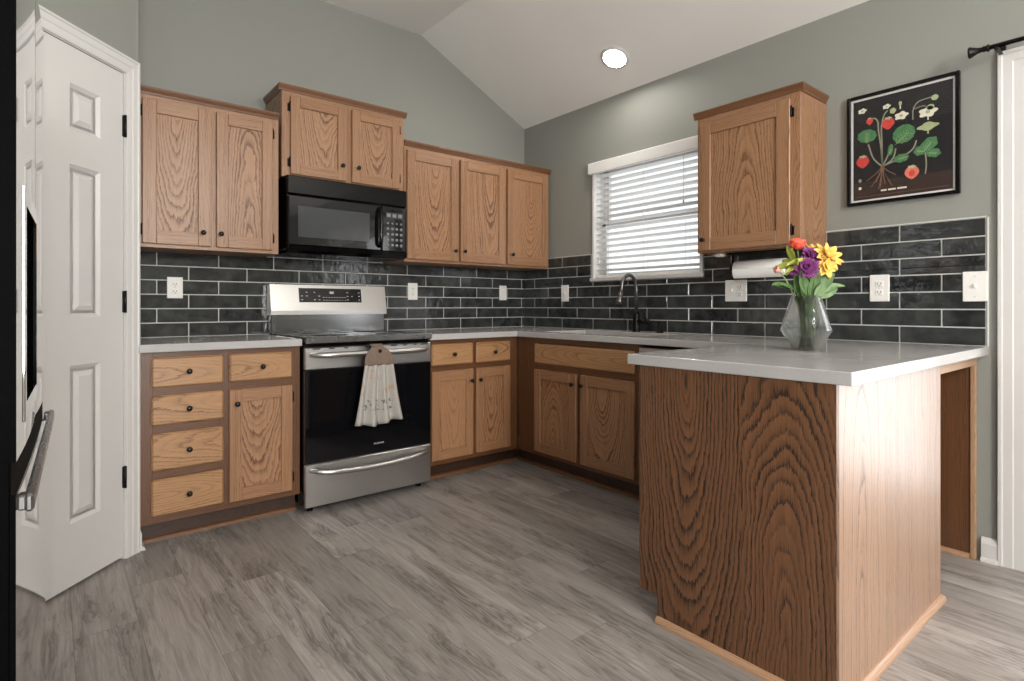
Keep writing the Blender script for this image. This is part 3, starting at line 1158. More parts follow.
def V(i, j, k):
    key = (i, j, k)
    if key not in vid:
        vid[key] = len(m.v)
        m.v.append((xs[i], ys[j], CT if k else CB_))
        m.g.append((0, 0, 0))
        m.sd.append(0)
    return vid[key]
def F_(q):
    m.f.append(q)
    m.m.append(0)
    m.sm.append(False)
for i in range(len(xs) - 1):
    for j in range(len(ys) - 1):
        if not solid(i, j):
            continue
        F_([V(i, j, 1), V(i + 1, j, 1), V(i + 1, j + 1, 1), V(i, j + 1, 1)])
        F_([V(i, j, 0), V(i, j + 1, 0), V(i + 1, j + 1, 0), V(i + 1, j, 0)])
        if not solid(i - 1, j): F_([V(i, j, 0), V(i, j, 1), V(i, j + 1, 1), V(i, j + 1, 0)])
        if not solid(i + 1, j): F_([V(i + 1, j, 0), V(i + 1, j + 1, 0), V(i + 1, j + 1, 1), V(i + 1, j, 1)])
        if not solid(i, j - 1): F_([V(i, j, 0), V(i + 1, j, 0), V(i + 1, j, 1), V(i, j, 1)])
        if not solid(i, j + 1): F_([V(i, j + 1, 0), V(i, j + 1, 1), V(i + 1, j + 1, 1), V(i + 1, j + 1, 0)])
o = m.build('countertop', 'quartz')
tag(o, 'long pale grey countertop running past the sink onto the peninsula', 'countertop')
bv = o.modifiers.new('bevel', 'BEVEL')
bv.width, bv.segments, bv.limit_method = .003, 2, 'ANGLE'

# sink: rim and two bowls
r = thing('sink', 'white double sink set into the counter under the window', 'sink', (0, 0, 0))
m = MB()
x0, x1, y0, y1 = SK
for a, b, c, d in ((x0 - .02, x0 + .002, y0 - .02, y1 + .02), (x1 - .002, x1 + .02, y0 - .02, y1 + .02), (x0 + .002, x1 - .002, y0 - .02, y0 + .002), (x0 + .002, x1 - .002, y1 - .002, y1 + .02)):
    m.box(a, b, c, d, .8705, .8768, .001)
m.build('rim', 'sink', r)
ymid = (y0 + y1) / 2
for a, b in ((y0 + .002, ymid - .012), (ymid + .012, y1 - .002)):
    m = MB()
    xa, xb = x0 + .002, x1 - .002
    t_ = .006
    m.box(xa, xb, a, b, .72, .726, 0)
    m.box(xa, xa + t_, a, b, .726, .8768, 0)
    m.box(xb - t_, xb, a, b, .726, .8768, 0)
    m.box(xa + t_, xb - t_, a, a + t_, .726, .8768, 0)
    m.box(xa + t_, xb - t_, b - t_, b, .726, .8768, 0)
    o = m.build('bowl', 'sink', r)
    m = MB()
    m.lathe([(.04, 0), (.04, .003), (.03, .004), (.028, .001)], 20, origin=((xa + xb) / 2, (a + b) / 2, .7262))
    m.build('drain', 'chrome', o)
m = MB()
m.box(x0 + .004, x1 - .004, ymid - .012, ymid + .012, .80, .874, .004)
m.build('divider', 'sink', r)

# ------------------------------------------------------------------ dishwasher
r = thing('dishwasher', 'black and steel dishwasher between the sink cabinet and the peninsula', 'dishwasher', (0, 0, 0))
m = MB()
m.box(-.598, -.03, -2.222, -1.632, .1, .868, .002)
m.build('body', 'black', r)
m = MB()
m.box(-.628, -.600, -2.222, -1.632, .105, .77, .004)
m.build('door', 'black_glass', r)
m = MB()
m.box(-.630, -.600, -2.222, -1.632, .775, .862, .004)
o = m.build('control_panel', 'steel', r)
m = MB()
m.box(-.55, -.54, -2.222, -1.632, .004, .1, .001)
m.build('toe_kick', 'black', r)

# ------------------------------------------------------------------ range
r = thing('range', 'freestanding stainless steel range with black glass oven door', 'range', (0, 0, 0))
RX0, RX1 = -2.116, -1.349
m = MB()
m.box(RX0 + .002, RX1 - .002, -.640, -.03, .035, .895, .002)
m.build('body', 'black', r)
m = MB()
m.box(RX0 - .001, RX1 + .001, -.675, -.075, .893, .922, .006)
o = m.build('cooktop', 'black_glass', r)
for cx, cy, rad in ((-1.92, -.50, .105), (-1.54, -.50, .085), (-1.92, -.23, .075), (-1.54, -.23, .10), (-1.73, -.24, .05)):
    m = MB()
    for q in (rad,):
        m.lathe([(q, 0), (q, .0005), (q - .002, .0005), (q - .002, 0)], 40, origin=(cx, cy, .9222))
    m.build('burner_ring', 'key', o)
m = MB()   # metal frame round the cooktop front
m.box(RX0 - .001, RX1 + .001, -.682, -.674, .890, .9235, .003)
m.build('cooktop_trim', 'gun', o)
# backguard: shiny vertical riser, then tilted control panel
m = MB()
m.box(RX0 + .006, RX1 - .006, -.085, -.02, .92, 1.035, .003)
m.build('backguard_riser', 'riser_steel', r)
m = MB()
MT = Matrix.Translation((0, -.075, 1.035)) @ Matrix.Rotation(R(-9), 4, 'X')
m.prism([(-.03, .0), (-.03, .025), (.0, .185), (.05, .185), (.06, .0)], RX0, RX1, 0)
m.v = [(x, y - .075, z + 1.032) for x, y, z in m.v]
pan = m.build('control_panel', 'steel', r)
import mathutils
A_ = Vector((0, -.105, 1.057)); B_ = Vector((0, -.075, 1.217))
up = (B_ - A_).normalized(); nr = Vector((1, 0, 0)).cross(up); nr = -nr if nr.y > 0 else nr
def on_panel(x, t, d=0):
    p = A_ + up * t + nr * d
    return (x, p.y, p.z)
def panel_quad(mb, xa, xb, ta, tb, d0, d1):
    vs = [on_panel(x, tt, d) for d in (d0, d1) for (x, tt) in ((xa, ta), (xb, ta), (xb, tb), (xa, tb))]
    mb._add(vs, [[3, 2, 1, 0], [4, 5, 6, 7], [0, 1, 5, 4], [1, 2, 6, 5], [2, 3, 7, 6], [3, 0, 4, 7]])
m = MB()
panel_quad(m, -1.943, -1.528, .052, .142, .0, .002)
disp = m.build('display', 'black_glass', pan)
def key(*q):
    m = MB()
    panel_quad(m, *q, .0021, .0024)
    m.build('key', 'key', disp)
for i in range(3):
    for xx in (-1.93, -1.90, -1.85, -1.82, -1.63, -1.60, -1.55):
        if rnd.random() < .8:
            key(xx, xx + .011, .066 + i * .024, .070 + i * .024)
for i in range(9):
    key(-1.79 + i * .018, -1.782 + i * .018, .082, .086)
    key(-1.79 + i * .018, -1.782 + i * .018, .064, .067)
key(-1.745, -1.718, .108, .122)
# oven door
m = MB()
m.box(RX0 + .002, RX1 - .002, -.668, -.642, .752, .868, .004)
od = m.build('oven_door', 'steel', r)
m = MB()
m.box(RX0 + .002, RX1 - .002, -.668, -.642, .262, .7515, .003)
m.build('door_glass', 'black_glass', od)
for i, (xa, wd) in enumerate(((-2.075, .04), (-1.985, .03), (-1.90, .02), (-1.78, .04), (-1.62, .04), (-1.54, .025), (-1.47, .02), (-1.42, .05))):
    m = MB()
    m.box(xa, xa + wd, -.6695, -.667, .857, .863, 0)
    m.build('vent_slot', 'dark_rubber', od)
def bow_handle(z, name, parent, droop=0.0):
    m = MB()
    pts, rs = [], []
    n = 20
    for i in range(n + 1):
        f = i / n
        x = RX0 + .028 + f * (RX1 - RX0 - .056)
        e = min(f, 1 - f)
        off = .052 * min(1, (e / .12)) ** .6 if e > 0 else 0
        pts.append((x, -.672 - off, z - droop * math.sin(math.pi * f)))
        rs.append(.0145 if 0 < i < n else .010)
    m.tube(pts, rs, 12)
    return m.build(name, 'steel', parent)
bow_handle(.830, 'handle', od)
m = MB()
m.box(RX0 + .002, RX1 - .002, -.668, -.642, .035, .258, .004)
wd_ = m.build('warming_drawer', 'steel', r)
bow_handle(.228, 'handle', wd_, .022)
for x in (RX0 + .05, RX1 - .05):
    for y in (-.60, -.10):
        m = MB()
        m.lathe([(.018, 0), (.018, .01), (.009, .012), (.009, .036)], 12, origin=(x, y, 0))
        m.build('foot', 'black', r)
def text(name, body, size, loc, rot, mat, parent, align='CENTER', ex=.0002):
    c = bpy.data.curves.new(name, 'FONT')
    c.body, c.size, c.align_x, c.align_y, c.extrude = body, size, align, 'CENTER', ex
    c.materials.append(M[mat])
    tmp = bpy.data.objects.new('tmp', c)
    me = bpy.data.meshes.new_from_object(tmp)
    bpy.data.objects.remove(tmp)
    bpy.data.curves.remove(c)
    me.name = name
    o = bpy.data.objects.new(name, me)
    COL.objects.link(o)
    o.location, o.rotation_euler = loc, rot
    o.parent = parent
    return o
text('logo', 'FRIGIDAIRE', .0125, (-1.695, -.6685, .315), (R(90), 0, 0), 'key', od)

# dish towel on the oven handle
r = thing('dish_towel', 'printed cream dish towel hanging from the oven handle', 'towel', (-1.735, -.735, .44))
t = NT('printed towel')
p = t.obj()
s3 = t.sep(p)
c = t.mix(t.noise(p, 160, 2), srgb(152, 148, 142), srgb(182, 178, 172))
zz = s3[2]
bandA = t.math('MULTIPLY', t.math('GREATER_THAN', zz, .13), t.math('LESS_THAN', zz, .30))
flo = t.ramp(t.noise(t.comb(t.math('MULTIPLY', s3[0], 34), 0.0, t.math('MULTIPLY', zz, 14)), 1, 3, .6), [(.56, (0, 0, 0)), (.66, (.7, .7, .7))])
c = t.mix(t.math('MULTIPLY', flo, bandA), c, srgb(176, 128, 92))
bandB = t.math('MULTIPLY', t.math('GREATER_THAN', zz, .075), t.math('LESS_THAN', zz, .135))
lf = t.ramp(t.noise(t.comb(t.math('MULTIPLY', s3[0], 60), 0.0, t.math('MULTIPLY', zz, 45)), 1, 2, .6), [(.53, (0, 0, 0)), (.60, (.9, .9, .9))])
ctr = t.math('LESS_THAN', t.math('ABSOLUTE', s3[0]), .085)
c = t.mix(t.math('MULTIPLY', t.math('MULTIPLY', lf, bandB), ctr), c, srgb(64, 74, 66))
M['towel'] = t.set(c, .9)
t = NT('tan towel top')
p = t.obj()
c = t.mix(t.noise(p, 120, 3), srgb(98, 82, 70), srgb(128, 110, 96))
M['towel_top'] = t.set(c, .9)
m = MB()
def tw(uu, vv, back=0):
    # vv 0 bottom .. 1 gather
    half = .150 * (1 - vv) + .088 * vv
    x = (uu - .5) * 2 * half
    x += .006 * (1 - vv) if uu < .5 else 0
    y = -.014 - (.020 * (1 - .5 * vv)) * math.sin(uu * math.pi * 7.0 + .6 * math.sin(3 * vv)) - .004 * vv
    zb = .008 * math.sin(uu * 9 + 1) + (.020 if uu > .72 else 0) * (uu - .72) * 3
    z = (1 - vv) * zb + vv * .325
    return (x, y, z)
m.grid(lambda a, b: tw(a, b), 56, 16)
skirt = m.build('skirt', 'towel', r)
so = skirt.modifiers.new('solid', 'SOLIDIFY')
so.thickness = .004
m = MB()
def tp(uu, vv):
    wf = math.sqrt(max(0, 1 - max(0, (vv - .15) / .85) ** 2 * .82))
    x = (uu - .5) * 2 * .088 * wf
    z = .322 + vv * .108 - .012 * abs(uu - .5) * vv * 2
    y = -.020 - .004 * math.sin(uu * 22) * (1 - vv) + .022 * vv ** 3
    return (x, y, z)
m.grid(tp, 24, 10)
tpo = m.build('top_band', 'towel_top', r)
so = tpo.modifiers.new('solid', 'SOLIDIFY')
so.thickness = .005
m = MB()
m.grid(lambda a, b: ((a - .5) * .07, .002 + .05 * b, .425 + .012 * math.sin(b * math.pi)), 10, 6)
m.build('loop', 'towel_top', r).modifiers.new('solid', 'SOLIDIFY').thickness = .004
m = MB()
m.lathe([(.010, 0), (.010, .003), (.006, .005), (0, .0052)], 14, origin=(.004, -.019, .400), axis=(0, -1, 0))
m.build('button', 'knob', r)

# ------------------------------------------------------------------ microwave
r = thing('microwave', 'black over the range microwave under the short wall cabinet', 'microwave', (0, 0, 0))
X0, X1 = -2.112, -1.350
m = MB()
m.box(X0, X1, -.365, -.014, 1.405, 1.822, .003)
m.build('body', 'black', r)
m = MB()
m.box(X0, X1, -.385, -.365, 1.715, 1.820, .006)
o = m.build('vent_grille', 'black', r)
m = MB()
m.box(X0 + .002, -1.535, -.392, -.366, 1.425, 1.710, .008)
o = m.build('door', 'black_glass', r)
m = MB()
m.box(-2.055, -1.615, -.3935, -.391, 1.475, 1.650, .001)
m.build('door_window', 'micro_window', o)
m = MB()
m.tube([(-1.553, -.393, 1.455), (-1.553, -.418, 1.468), (-1.553, -.424, 1.50), (-1.553, -.424, 1.64), (-1.553, -.418, 1.672), (-1.553, -.393, 1.685)], .0125, 10)
m.build('handle', 'black', o)
m = MB()
m.box(-1.532, X1 - .002, -.390, -.366, 1.425, 1.710, .006)
cp = m.build('control_panel', 'black_glass', r)
m = MB()
m.box(-1.505, -1.385, -.3912, -.3895, 1.632, 1.672, .0005)
m.build('display', 'micro_window', cp)
for i in range(3):
    m = MB()
    m.box(-1.498 + i * .040, -1.472 + i * .040, -.3918, -.391, 1.642, 1.662, 0)
    m.build('digit', 'micro_key', cp)
for j in range(5):
    for i in range(4):
        xx, zz_ = -1.500 + i * .031, 1.602 - j * .034
        m = MB()
        m.lathe([(.010 if j else .007, 0), (.010 if j else .007, .001), (0, .0012)], 10, origin=(xx + .01, -.3899, zz_), axis=(0, -1, 0))
        m.build('key', 'micro_key', cp)
m = MB()
m.prism([(-.39, 1.424), (-.37, 1.424), (-.05, 1.400), (-.05, 1.385), (-.36, 1.385), (-.385, 1.40)], X0 + .004, X1 - .004, 0)
m.build('underside', 'black', r)

# ------------------------------------------------------------------ refrigerator
r = thing('refrigerator', 'tall black sided refrigerator with stainless doors at the frame edge', 'refrigerator', (-3.188, -2.415, 0), R(-1.8))
FWD = .91
m = MB()
m.box(-.80, -.085, .004, FWD - .004, .02, 1.765, .006)
m.build('body', 'shutter_black', r)
m = MB()
m.box(-.78, -.10, .03, FWD - .03, 0, .02, 0)
m.build('foot', 'black', r)
def front(mb, y0, y1, z0, z1):
    mb.box(-.080, -.012, y0, y1, z0, z1, .006)
# near door with dispenser opening
DY0, DY1, DZ0, DZ1 = .115, .425, .905, 1.275
m = MB()
for a, b, c, d in ((.002, DY0, 0.849, 1.775), (DY1, .4535, 0.849, 1.775), (DY0, DY1, .849, DZ0), (DY0, DY1, DZ1, 1.775)):
    m.box(-.080, -.010, a, b, c, d, 0)
d1 = m.build('door', 'shutter_black', r)
def bowed(m, y0, y1, z0, z1, ya, yb, hole=None, sag=.0035):
    """front skin of a door spanning ya..yb, gently bowed outwards"""
    yc, hw = (ya + yb) / 2, (yb - ya) / 2
    xf = lambda y: -sag * ((y - yc) / hw) ** 2
    n = max(2, int((y1 - y0) / .02))
    for i in range(n):
        a, b = y0 + (y1 - y0) * i / n, y0 + (y1 - y0) * (i + 1) / n
        k = len(m.v)
        m._add([(xf(a), a, z0), (xf(b), b, z0), (xf(b), b, z1), (xf(a), a, z1)], [[0, 1, 2, 3]], 0, None, True)
    for z, fl in ((z0, 0), (z1, 1)):
        q = [(xf(y0 + (y1 - y0) * i / n), y0 + (y1 - y0) * i / n, z) for i in range(n + 1)] + [(-.011, y1, z), (-.011, y0, z)]
        m.poly(q[::-1] if not fl else q)
    m.poly([(-.011, y0, z0), (xf(y0), y0, z0), (xf(y0), y0, z1), (-.011, y0, z1)], 1)
    m.poly([(-.011, y1, z0), (-.011, y1, z1), (xf(y1), y1, z1), (xf(y1), y1, z0)], 1)
m = MB()
for a, b, c, d in ((.003, DY0, .850, 1.774), (DY1, .4525, .850, 1.774), (DY0, DY1, .850, DZ0), (DY0, DY1, DZ1, 1.774)):
    bowed(m, a, b, c, d, .003, .4525)
m.build('steel_front', ['steel_fridge', 'shutter_black'], d1)
m = MB()
m.box(-.078, -.070, DY0, DY1, DZ0, DZ1, 0, mi=0)
m.box(-.070, -.02, DY0 + .09, DY0 + .16, DZ0 + .12, DZ1 - .05, .01, mi=1)
m.box(-.070, -.004, DY0 + .02, DY1 - .02, DZ0 + .003, DZ0 + .014, .002, mi=1)
m.build('dispenser', ['black', 'steel_fridge'], d1)
m = MB()
bz = .016
for a, b, c, d in ((DY0 - .012, DY0 + bz, DZ0 - .012, DZ1 + .012), (DY1 - bz, DY1 + .012, DZ0 - .012, DZ1 + .012), (DY0 + bz, DY1 - bz, DZ0 - .012, DZ0 + bz), (DY0 + bz, DY1 - bz, DZ1 - bz, DZ1 + .012)):
    m.box(-.006, .0012, a, b, c, d, .001)
m.build('dispenser_bezel', 'steel_fridge', d1)
m = MB()
m.box(-.080, -.010, .4575, FWD - .002, 0.849, 1.775, .003)
d2 = m.build('door', 'shutter_black', r)
m = MB()
bowed(m, .4585, FWD - .003, .850, 1.774, .4585, FWD - .003)
m.build('steel_front', ['steel_fridge', 'shutter_black'], d2)
m = MB()
m.box(-.080, -.010, .002, FWD - .002, .065, .855, .003)
fz = m.build('freezer_drawer', 'shutter_black', r)
m = MB()
bowed(m, .003, FWD - .003, .066, .800, .003, FWD - .003, None, .004)
m.build('steel_front', ['steel_fridge', 'shutter_black'], fz)
m = MB()
hy0, hy1 = .012, FWD - .03
m.box(.005, .017, hy0, hy1, .768, .796, .004)
m.box(-.004, .012, hy0 + .004, hy0 + .030, .770, .794, .003)
m.box(-.004, .012, hy1 - .030, hy1 - .004, .770, .794, .003)
m.build('handle', 'gun', fz)

# ------------------------------------------------------------------ faucet, soap pump
r = thing('faucet', 'tall black gooseneck pull down faucet at the sink', 'faucet', (-.085, -1.205, CT))
m = MB()
m.lathe([(.028, 0), (.028, .004), (.023, .010), (.021, .05), (.0215, .115), (.017, .125), (.0125, .13)], 20)
m.build('base', 'black_metal', r)
pts = [(0, 0, .125), (0, 0, .29)]
for i in range(1, 13):
    th = math.pi * i / 12
    pts.append((-.075 + .075 * math.cos(th), 0, .29 + .085 * math.sin(th)))
pts.append((-.158, 0, .255))
m = MB()
m.tube(pts, .0115, 12)
m.build('neck', 'gun', r)
m = MB()
m.tube([(-.156, 0, .262), (-.168, 0, .225), (-.176, 0, .20), (-.180, 0, .188)], [.013, .0165, .021, .019], 14)
m.build('spray_head', 'gun', r)
m = MB()
m.tube([(0, -.016, .070), (0, -.078, .070)], .014, 12)
m.lathe([(.014, 0), (.018, .004), (.018, .020), (.012, .026), (0, .027)], 14, origin=(0, -.072, .070), axis=(0, -1, 0))
m.tube([(0, -.082, .070), (-.004, -.074, .105), (-.008, -.052, .150)], [.007, .006, .005], 8)
m.build('handle', 'black_metal', r)
r = thing('soap_dispenser', 'short black soap pump standing beside the faucet', 'soap dispenser', (-.085, -1.385, CT))
m = MB()
m.lathe([(.024, 0), (.024, .004), (.016, .010), (.014, .035), (.010, .04), (.008, .06), (.012, .062), (.012, .072), (0, .074)], 16)
m.build('base', 'black_metal', r)
m = MB()
m.tube([(0, 0, .066), (-.02, .03, .074), (-.04, .06, .070), (-.045, .066, .060)], .0055, 8)
m.build('spout', 'black_metal', r)

# ------------------------------------------------------------------ outlets and switches
def plate(label, cat, kind, F, h0, h1, z0, z1):
    r = thing('wall_outlet' if kind == 'outlet' else 'light_switch', label, cat)
    m = MB()
    F.box(m, min(h0, h1), max(h0, h1), z0, z1, 0, .006, .0025)
    pl = m.build('cover_plate', 'plastic_white', r)
    hc, zc = (h0 + h1) / 2, (z0 + z1) / 2
    gangs = [hc] if abs(h1 - h0) < .1 else [hc - .023, hc + .023]
    for gi, g in enumerate(gangs):
        k = kind if kind != 'mixed' else ('switch' if gi else 'outlet')
        m = MB()
        if k == 'outlet':
            for dz in (-.020, .020):
                F.box(m, g - .016, g + .016, zc + dz - .014, zc + dz + .014, .005, .0085, .004)
            o = m.build('receptacle', 'plastic_white', r)
            for dz in (-.020, .020):
                m = MB()
                F.box(m, g - .008, g - .0055, zc + dz - .003, zc + dz + .006, .0084, .0088, 0)
                F.box(m, g + .0055, g + .008, zc + dz - .003, zc + dz + .006, .0084, .0088, 0)
                F.box(m, g - .002, g + .002, zc + dz - .010, zc + dz - .006, .0084, .0088, 0)
                m.build('slot', 'dark_rubber', o)
        else:
            F.box(m, g - .006, g + .006, zc - .012, zc + .012, .005, .0075, .001)
            F.box(m, g - .004, g + .004, zc - .004, zc + .010, .0075, .016, .001)
            m.build('toggle', 'plastic_white', r)
        m = MB()
        for dz in (-.045, .045) if k == 'switch' else (0,):
            m.lathe([(.003, 0), (.003, .001), (0, .0015)], 10, origin=F.pt(g, zc + dz, .0058), axis=F.ax)
        m.build('screw', 'key', r)
    return r
PA, PB = Face('A', -.0118), Face('B', -.0118)
plate('white duplex outlet on the tiles beside the pantry door', 'outlet', 'outlet', PA, -2.648, -2.570, 1.128, 1.246)
plate('white outlet plate on the tiles just beside the range', 'outlet', 'outlet', PA, -1.131, -1.052, 1.130, 1.250)
plate('white switch plate on range wall tiles near the room corner', 'switch', 'switch', PA, -.284, -.208, 1.132, 1.250)
plate('narrow white switch plate between the room corner and the window', 'switch', 'switch', PB, -.525, -.447, 1.120, 1.246)
plate('double white plate with outlet and switch under the paper towel roll', 'outlet', 'mixed', PB, -1.915, -1.785, 1.112, 1.236)
plate('white duplex outlet on the tiles under the picture', 'outlet', 'outlet', PB, -2.601, -2.520, 1.107, 1.235)
plate('white switch plate at the tile edge beside the patio door', 'switch', 'switch', PB, -2.952, -2.869, 1.105, 1.234)

# ------------------------------------------------------------------ blind
r = thing('window_blind', 'white horizontal slat blind lowered over the sink window', 'blind', (0, 0, 0))
by0, by1 = WIN[0] - .022, WIN[1] + .022
m = MB()
m.box(-.045, -.014, WIN[1] - .004, WIN[0] + .012, 2.045, 2.125, .004)
m.build('valance', 'slat', r)
m = MB()
nsl, z_t, z_b = 17, 2.035, 1.345
for i in range(nsl):
    zc = z_t - (z_t - z_b) * i / (nsl - 1)
    MT = Matrix.Translation((.035, 0, zc)) @ Matrix.Rotation(R(14), 4, 'Y')
    m.box(-.024, .024, by1, by0, -.0014, .0014, .0005, M4=MT)
m.build('slats', 'slat', r)
m = MB()
m.box(.012, .058, by1, by0, WIN[2] + .006, WIN[2] + .026, .003)
m.build('bottom_rail', 'slat', r)
for yy_ in (-.87, -1.19, -1.51):
    m = MB()
    for xx_ in (.0105, .0595):
        m.tube([(xx_, yy_, WIN[2] + .02), (xx_, yy_, 2.05)], .0014, 6)
    m.build('ladder_cord', 'slat', r)
m = MB()
m.tube([(.003, -.81, 2.05), (.003, -.81, 1.42)], .0016, 6)
m.lathe([(.003, 0), (.006, .006), (.003, .03), (0, .031)], 8, origin=(.003, -.81, 1.40))
m.build('pull_cord', 'slat', r)
m = MB()
m.tube([(.002, -1.50, 2.05), (.002, -1.50, 1.76)], .0015, 6)
m.lathe([(.003, 0), (.006, .006), (.003, .03), (0, .031)], 8, origin=(.002, -1.50, 1.735))
m.build('tilt_cord', 'key', r)

# ------------------------------------------------------------------ paper towel holder and roll under the sink wall cabinet
r = thing('paper_towel_holder', 'black paper towel holder screwed under the single wall cabinet', 'paper towel holder')
m = MB()
m.box(-.20, -.13, -2.235, -1.895, 1.368, 1.3778, .002)
m.build('mount', 'black_metal', r)
for yy_ in (-1.905, -2.225):
    m = MB()
    m.box(-.182, -.148, yy_ - .007, yy_ + .007, 1.276, 1.369, .004)
    m.build('bracket', 'black_metal', r)
m = MB()
m.tube([(-.165, -1.900, 1.290), (-.165, -2.230, 1.290)], .0075, 10)
m.build('rod', 'black_metal', r)
m = MB()
n = 32
prof = [(.018, -.135), (.041, -.135), (.043, -.133), (.043, .133), (.041, .135), (.018, .135), (.018, -.135)]
m.lathe(prof, n, origin=(-.165, -2.065, 1.290), axis=(0, 1, 0))
m.f = [f for f in m.f if len(f) <= 4]
m.m, m.sm = m.m[:len(m.f)], m.sm[:len(m.f)]
m.grid(lambda a, b: (-.165 - .0435 * math.cos(a * 1.2 - .2) , -2.198 + .266 * b, 1.290 - .0435 * math.sin(a * 1.2 + .1) - .012 * a), 8, 2)
o = m.build('paper_towel_roll', 'paper')
tag(o, 'white paper towel roll hanging below the single wall cabinet', 'paper towels')
r = thing('puck_light', 'small white fixture under the single wall cabinet near the window', 'fixture')
m = MB()
m.lathe([(.03, 0), (.032, -.004), (.030, -.012), (.02, -.016), (0, -.017)], 20, origin=(-.17, -1.84, 1.3778))
m.build('housing', 'plastic_white', r)

# ------------------------------------------------------------------ ceiling downlight on the slope
SL = Vector((ZW - ZR, 0, -(0 - XR))).normalized()   # outward normal of the sloped ceiling (into the room)
slope = (ZR - ZW) / XR
cz = ZW + slope * (-.255)
sn = Vector((slope, 0, -1)).normalized()
r = thing('recessed_light', 'lit recessed round downlight in the sloped ceiling', 'ceiling light', (-.255, -1.165, cz))
m = MB()
m.lathe([(.072, .001), (.072, .006), (.080, .010), (.094, .004), (.096, .0005)], 40, axis=sn)
m.f = [f for f in m.f if len(f) <= 4]
m.m, m.sm = m.m[:len(m.f)], m.sm[:len(m.f)]
m.build('trim_ring', 'white', r)
m = MB()
m.lathe([(.071, .001), (.071, .004), (.05, .006), (0, .0065)], 32, axis=sn)
m.build('diffuser', 'lamp', r)

# ------------------------------------------------------------------ picture
r = thing('framed_picture', 'black framed botanical strawberry print on the wall', 'picture', (0, 0, 0))
py0, py1, pz0, pz1 = -2.424, -2.862, 1.578, 2.115
m = MB()
fw = .016
PF = Face('B', -.0015)
for a, b, c, d in ((py1, py1 + fw, pz0, pz1), (py0 - fw, py0, pz0, pz1), (py1 + fw, py0 - fw, pz0, pz0 + fw), (py1 + fw, py0 - fw, pz1 - fw, pz1)):
    PF.box(m, a, b, c, d, 0, .024, .003)
m.build('frame', 'black', r)
m = MB()
PF.box(m, py1 + fw, py0 - fw, pz0 + fw, pz1 - fw, 0, .010, 0)
m.build('mat_border', 'plastic_white', r)
bd = .010
ay0, ay1, az0, az1 = py0 - fw - bd, py1 + fw + bd, pz0 + fw + bd, pz1 - fw - bd
t = NT('dark print ground')
p = t.sep(t.pos())
c = t.mix(t.noise(t.comb(0.0, t.math('MULTIPLY', p[1], 14), t.math('MULTIPLY', p[2], 60)), 1, 3), srgb(20, 19, 23), srgb(38, 34, 36))
c = t.mix(t.math('MULTIPLY', t.math('LESS_THAN', p[2], az0 + .085), t.noise(t.comb(0.0, t.math('MULTIPLY', p[1], 9), t.math('MULTIPLY', p[2], 120)), 1, 2)), c, srgb(74, 52, 42))
M['print'] = t.set(c, .35)
M['p_leaf'] = petal_mat('print leaf', srgb(40, 96, 56), srgb(96, 150, 98), 90)
M['p_red'] = petal_mat('print red', srgb(188, 40, 40), srgb(222, 84, 74), 60)
M['p_cut'] = petal_mat('print cut fruit', srgb(214, 96, 80), srgb(232, 140, 116), 60)
M['p_cream'] = petal_mat('print cream', srgb(222, 214, 190), srgb(240, 236, 220), 60)
M['p_stem'] = petal_mat('print stem', srgb(120, 130, 110), srgb(168, 160, 140), 60)
M['p_root'] = petal_mat('print root', srgb(150, 112, 90), srgb(110, 78, 60), 60)
M['p_pale'] = petal_mat('print pale green', srgb(150, 164, 120), srgb(188, 196, 150), 60)
m = MB()
PF.box(m, ay1, ay0, az0, az1, .0095, .0112, 0)
art = m.build('print', 'print', r)
AW, AH = ay0 - ay1, az1 - az0
def ap(u, v, d=.0):     # u right 0..1, v up 0..1 on the print
    return Vector((-.0015 - .0114 - d, ay0 - u * AW, az0 + v * AH))
def flat(mb, pts, mi=0, d=0.0):
    # fan of a closed outline (u, v)
    cu = sum(q[0] for q in pts) / len(pts)
    cv = sum(q[1] for q in pts) / len(pts)
    vs = [ap(cu, cv, d)] + [ap(a, b, d) for a, b in pts]
    n = len(pts)
    mb._add(vs, [[0, 1 + (i + 1) % n, 1 + i] for i in range(n)], mi)
ASP = AH / AW
def ell(mb, u, v, ru, rv, mi=0, d=0.0, rot=0, wob=0, k=0, n=28, point=0):
    pts = []
    for i in range(n):
        th = 2 * math.pi * i / n
        q = 1 + wob * math.cos(k * th)
        x, y = ru * q * math.cos(th), rv * q * math.sin(th) * ASP
        if point and y < 0:
            x *= (1 - point * (abs(y) / (rv * ASP)) ** 1.5)
        x2 = x * math.cos(rot) - y * math.sin(rot)
        y2 = x * math.sin(rot) + y * math.cos(rot)
        pts.append((u + x2, v + y2 / ASP))
    flat(mb, pts, mi, d)
def pline(mb, pts, wd, mi=0, d=0.0):
    # smooth the polyline then lay a flat ribbon
    P = [Vector((a, b * ASP, 0)) for a, b in pts]
    S = []
    for i in range(len(P) - 1):
        p0, p1, p2, p3 = P[max(i - 1, 0)], P[i], P[i + 1], P[min(i + 2, len(P) - 1)]
        for k in range(6):
            f = k / 6
            S.append(.5 * ((2 * p1) + (p2 - p0) * f + (2 * p0 - 5 * p1 + 4 * p2 - p3) * f * f + (3 * p1 - p0 - 3 * p2 + p3) * f ** 3))
    S.append(P[-1])
    vs, fs = [], []
    for i, q in enumerate(S):
        tdir = (S[min(i + 1, len(S) - 1)] - S[max(i - 1, 0)]).normalized()
        nn = Vector((-tdir.y, tdir.x, 0)) * wd
        for e in (q - nn, q + nn):
            vs.append(ap(e.x, e.y / ASP, d))
    for i in range(len(S) - 1):
        fs.append([2 * i, 2 * i + 1, 2 * i + 3, 2 * i + 2])
    mb._add(vs, fs, mi)
PM = ['p_leaf', 'p_red', 'p_cut', 'p_cream', 'p_stem', 'p_root', 'p_pale']
m = MB()
CR = (.315, .305)
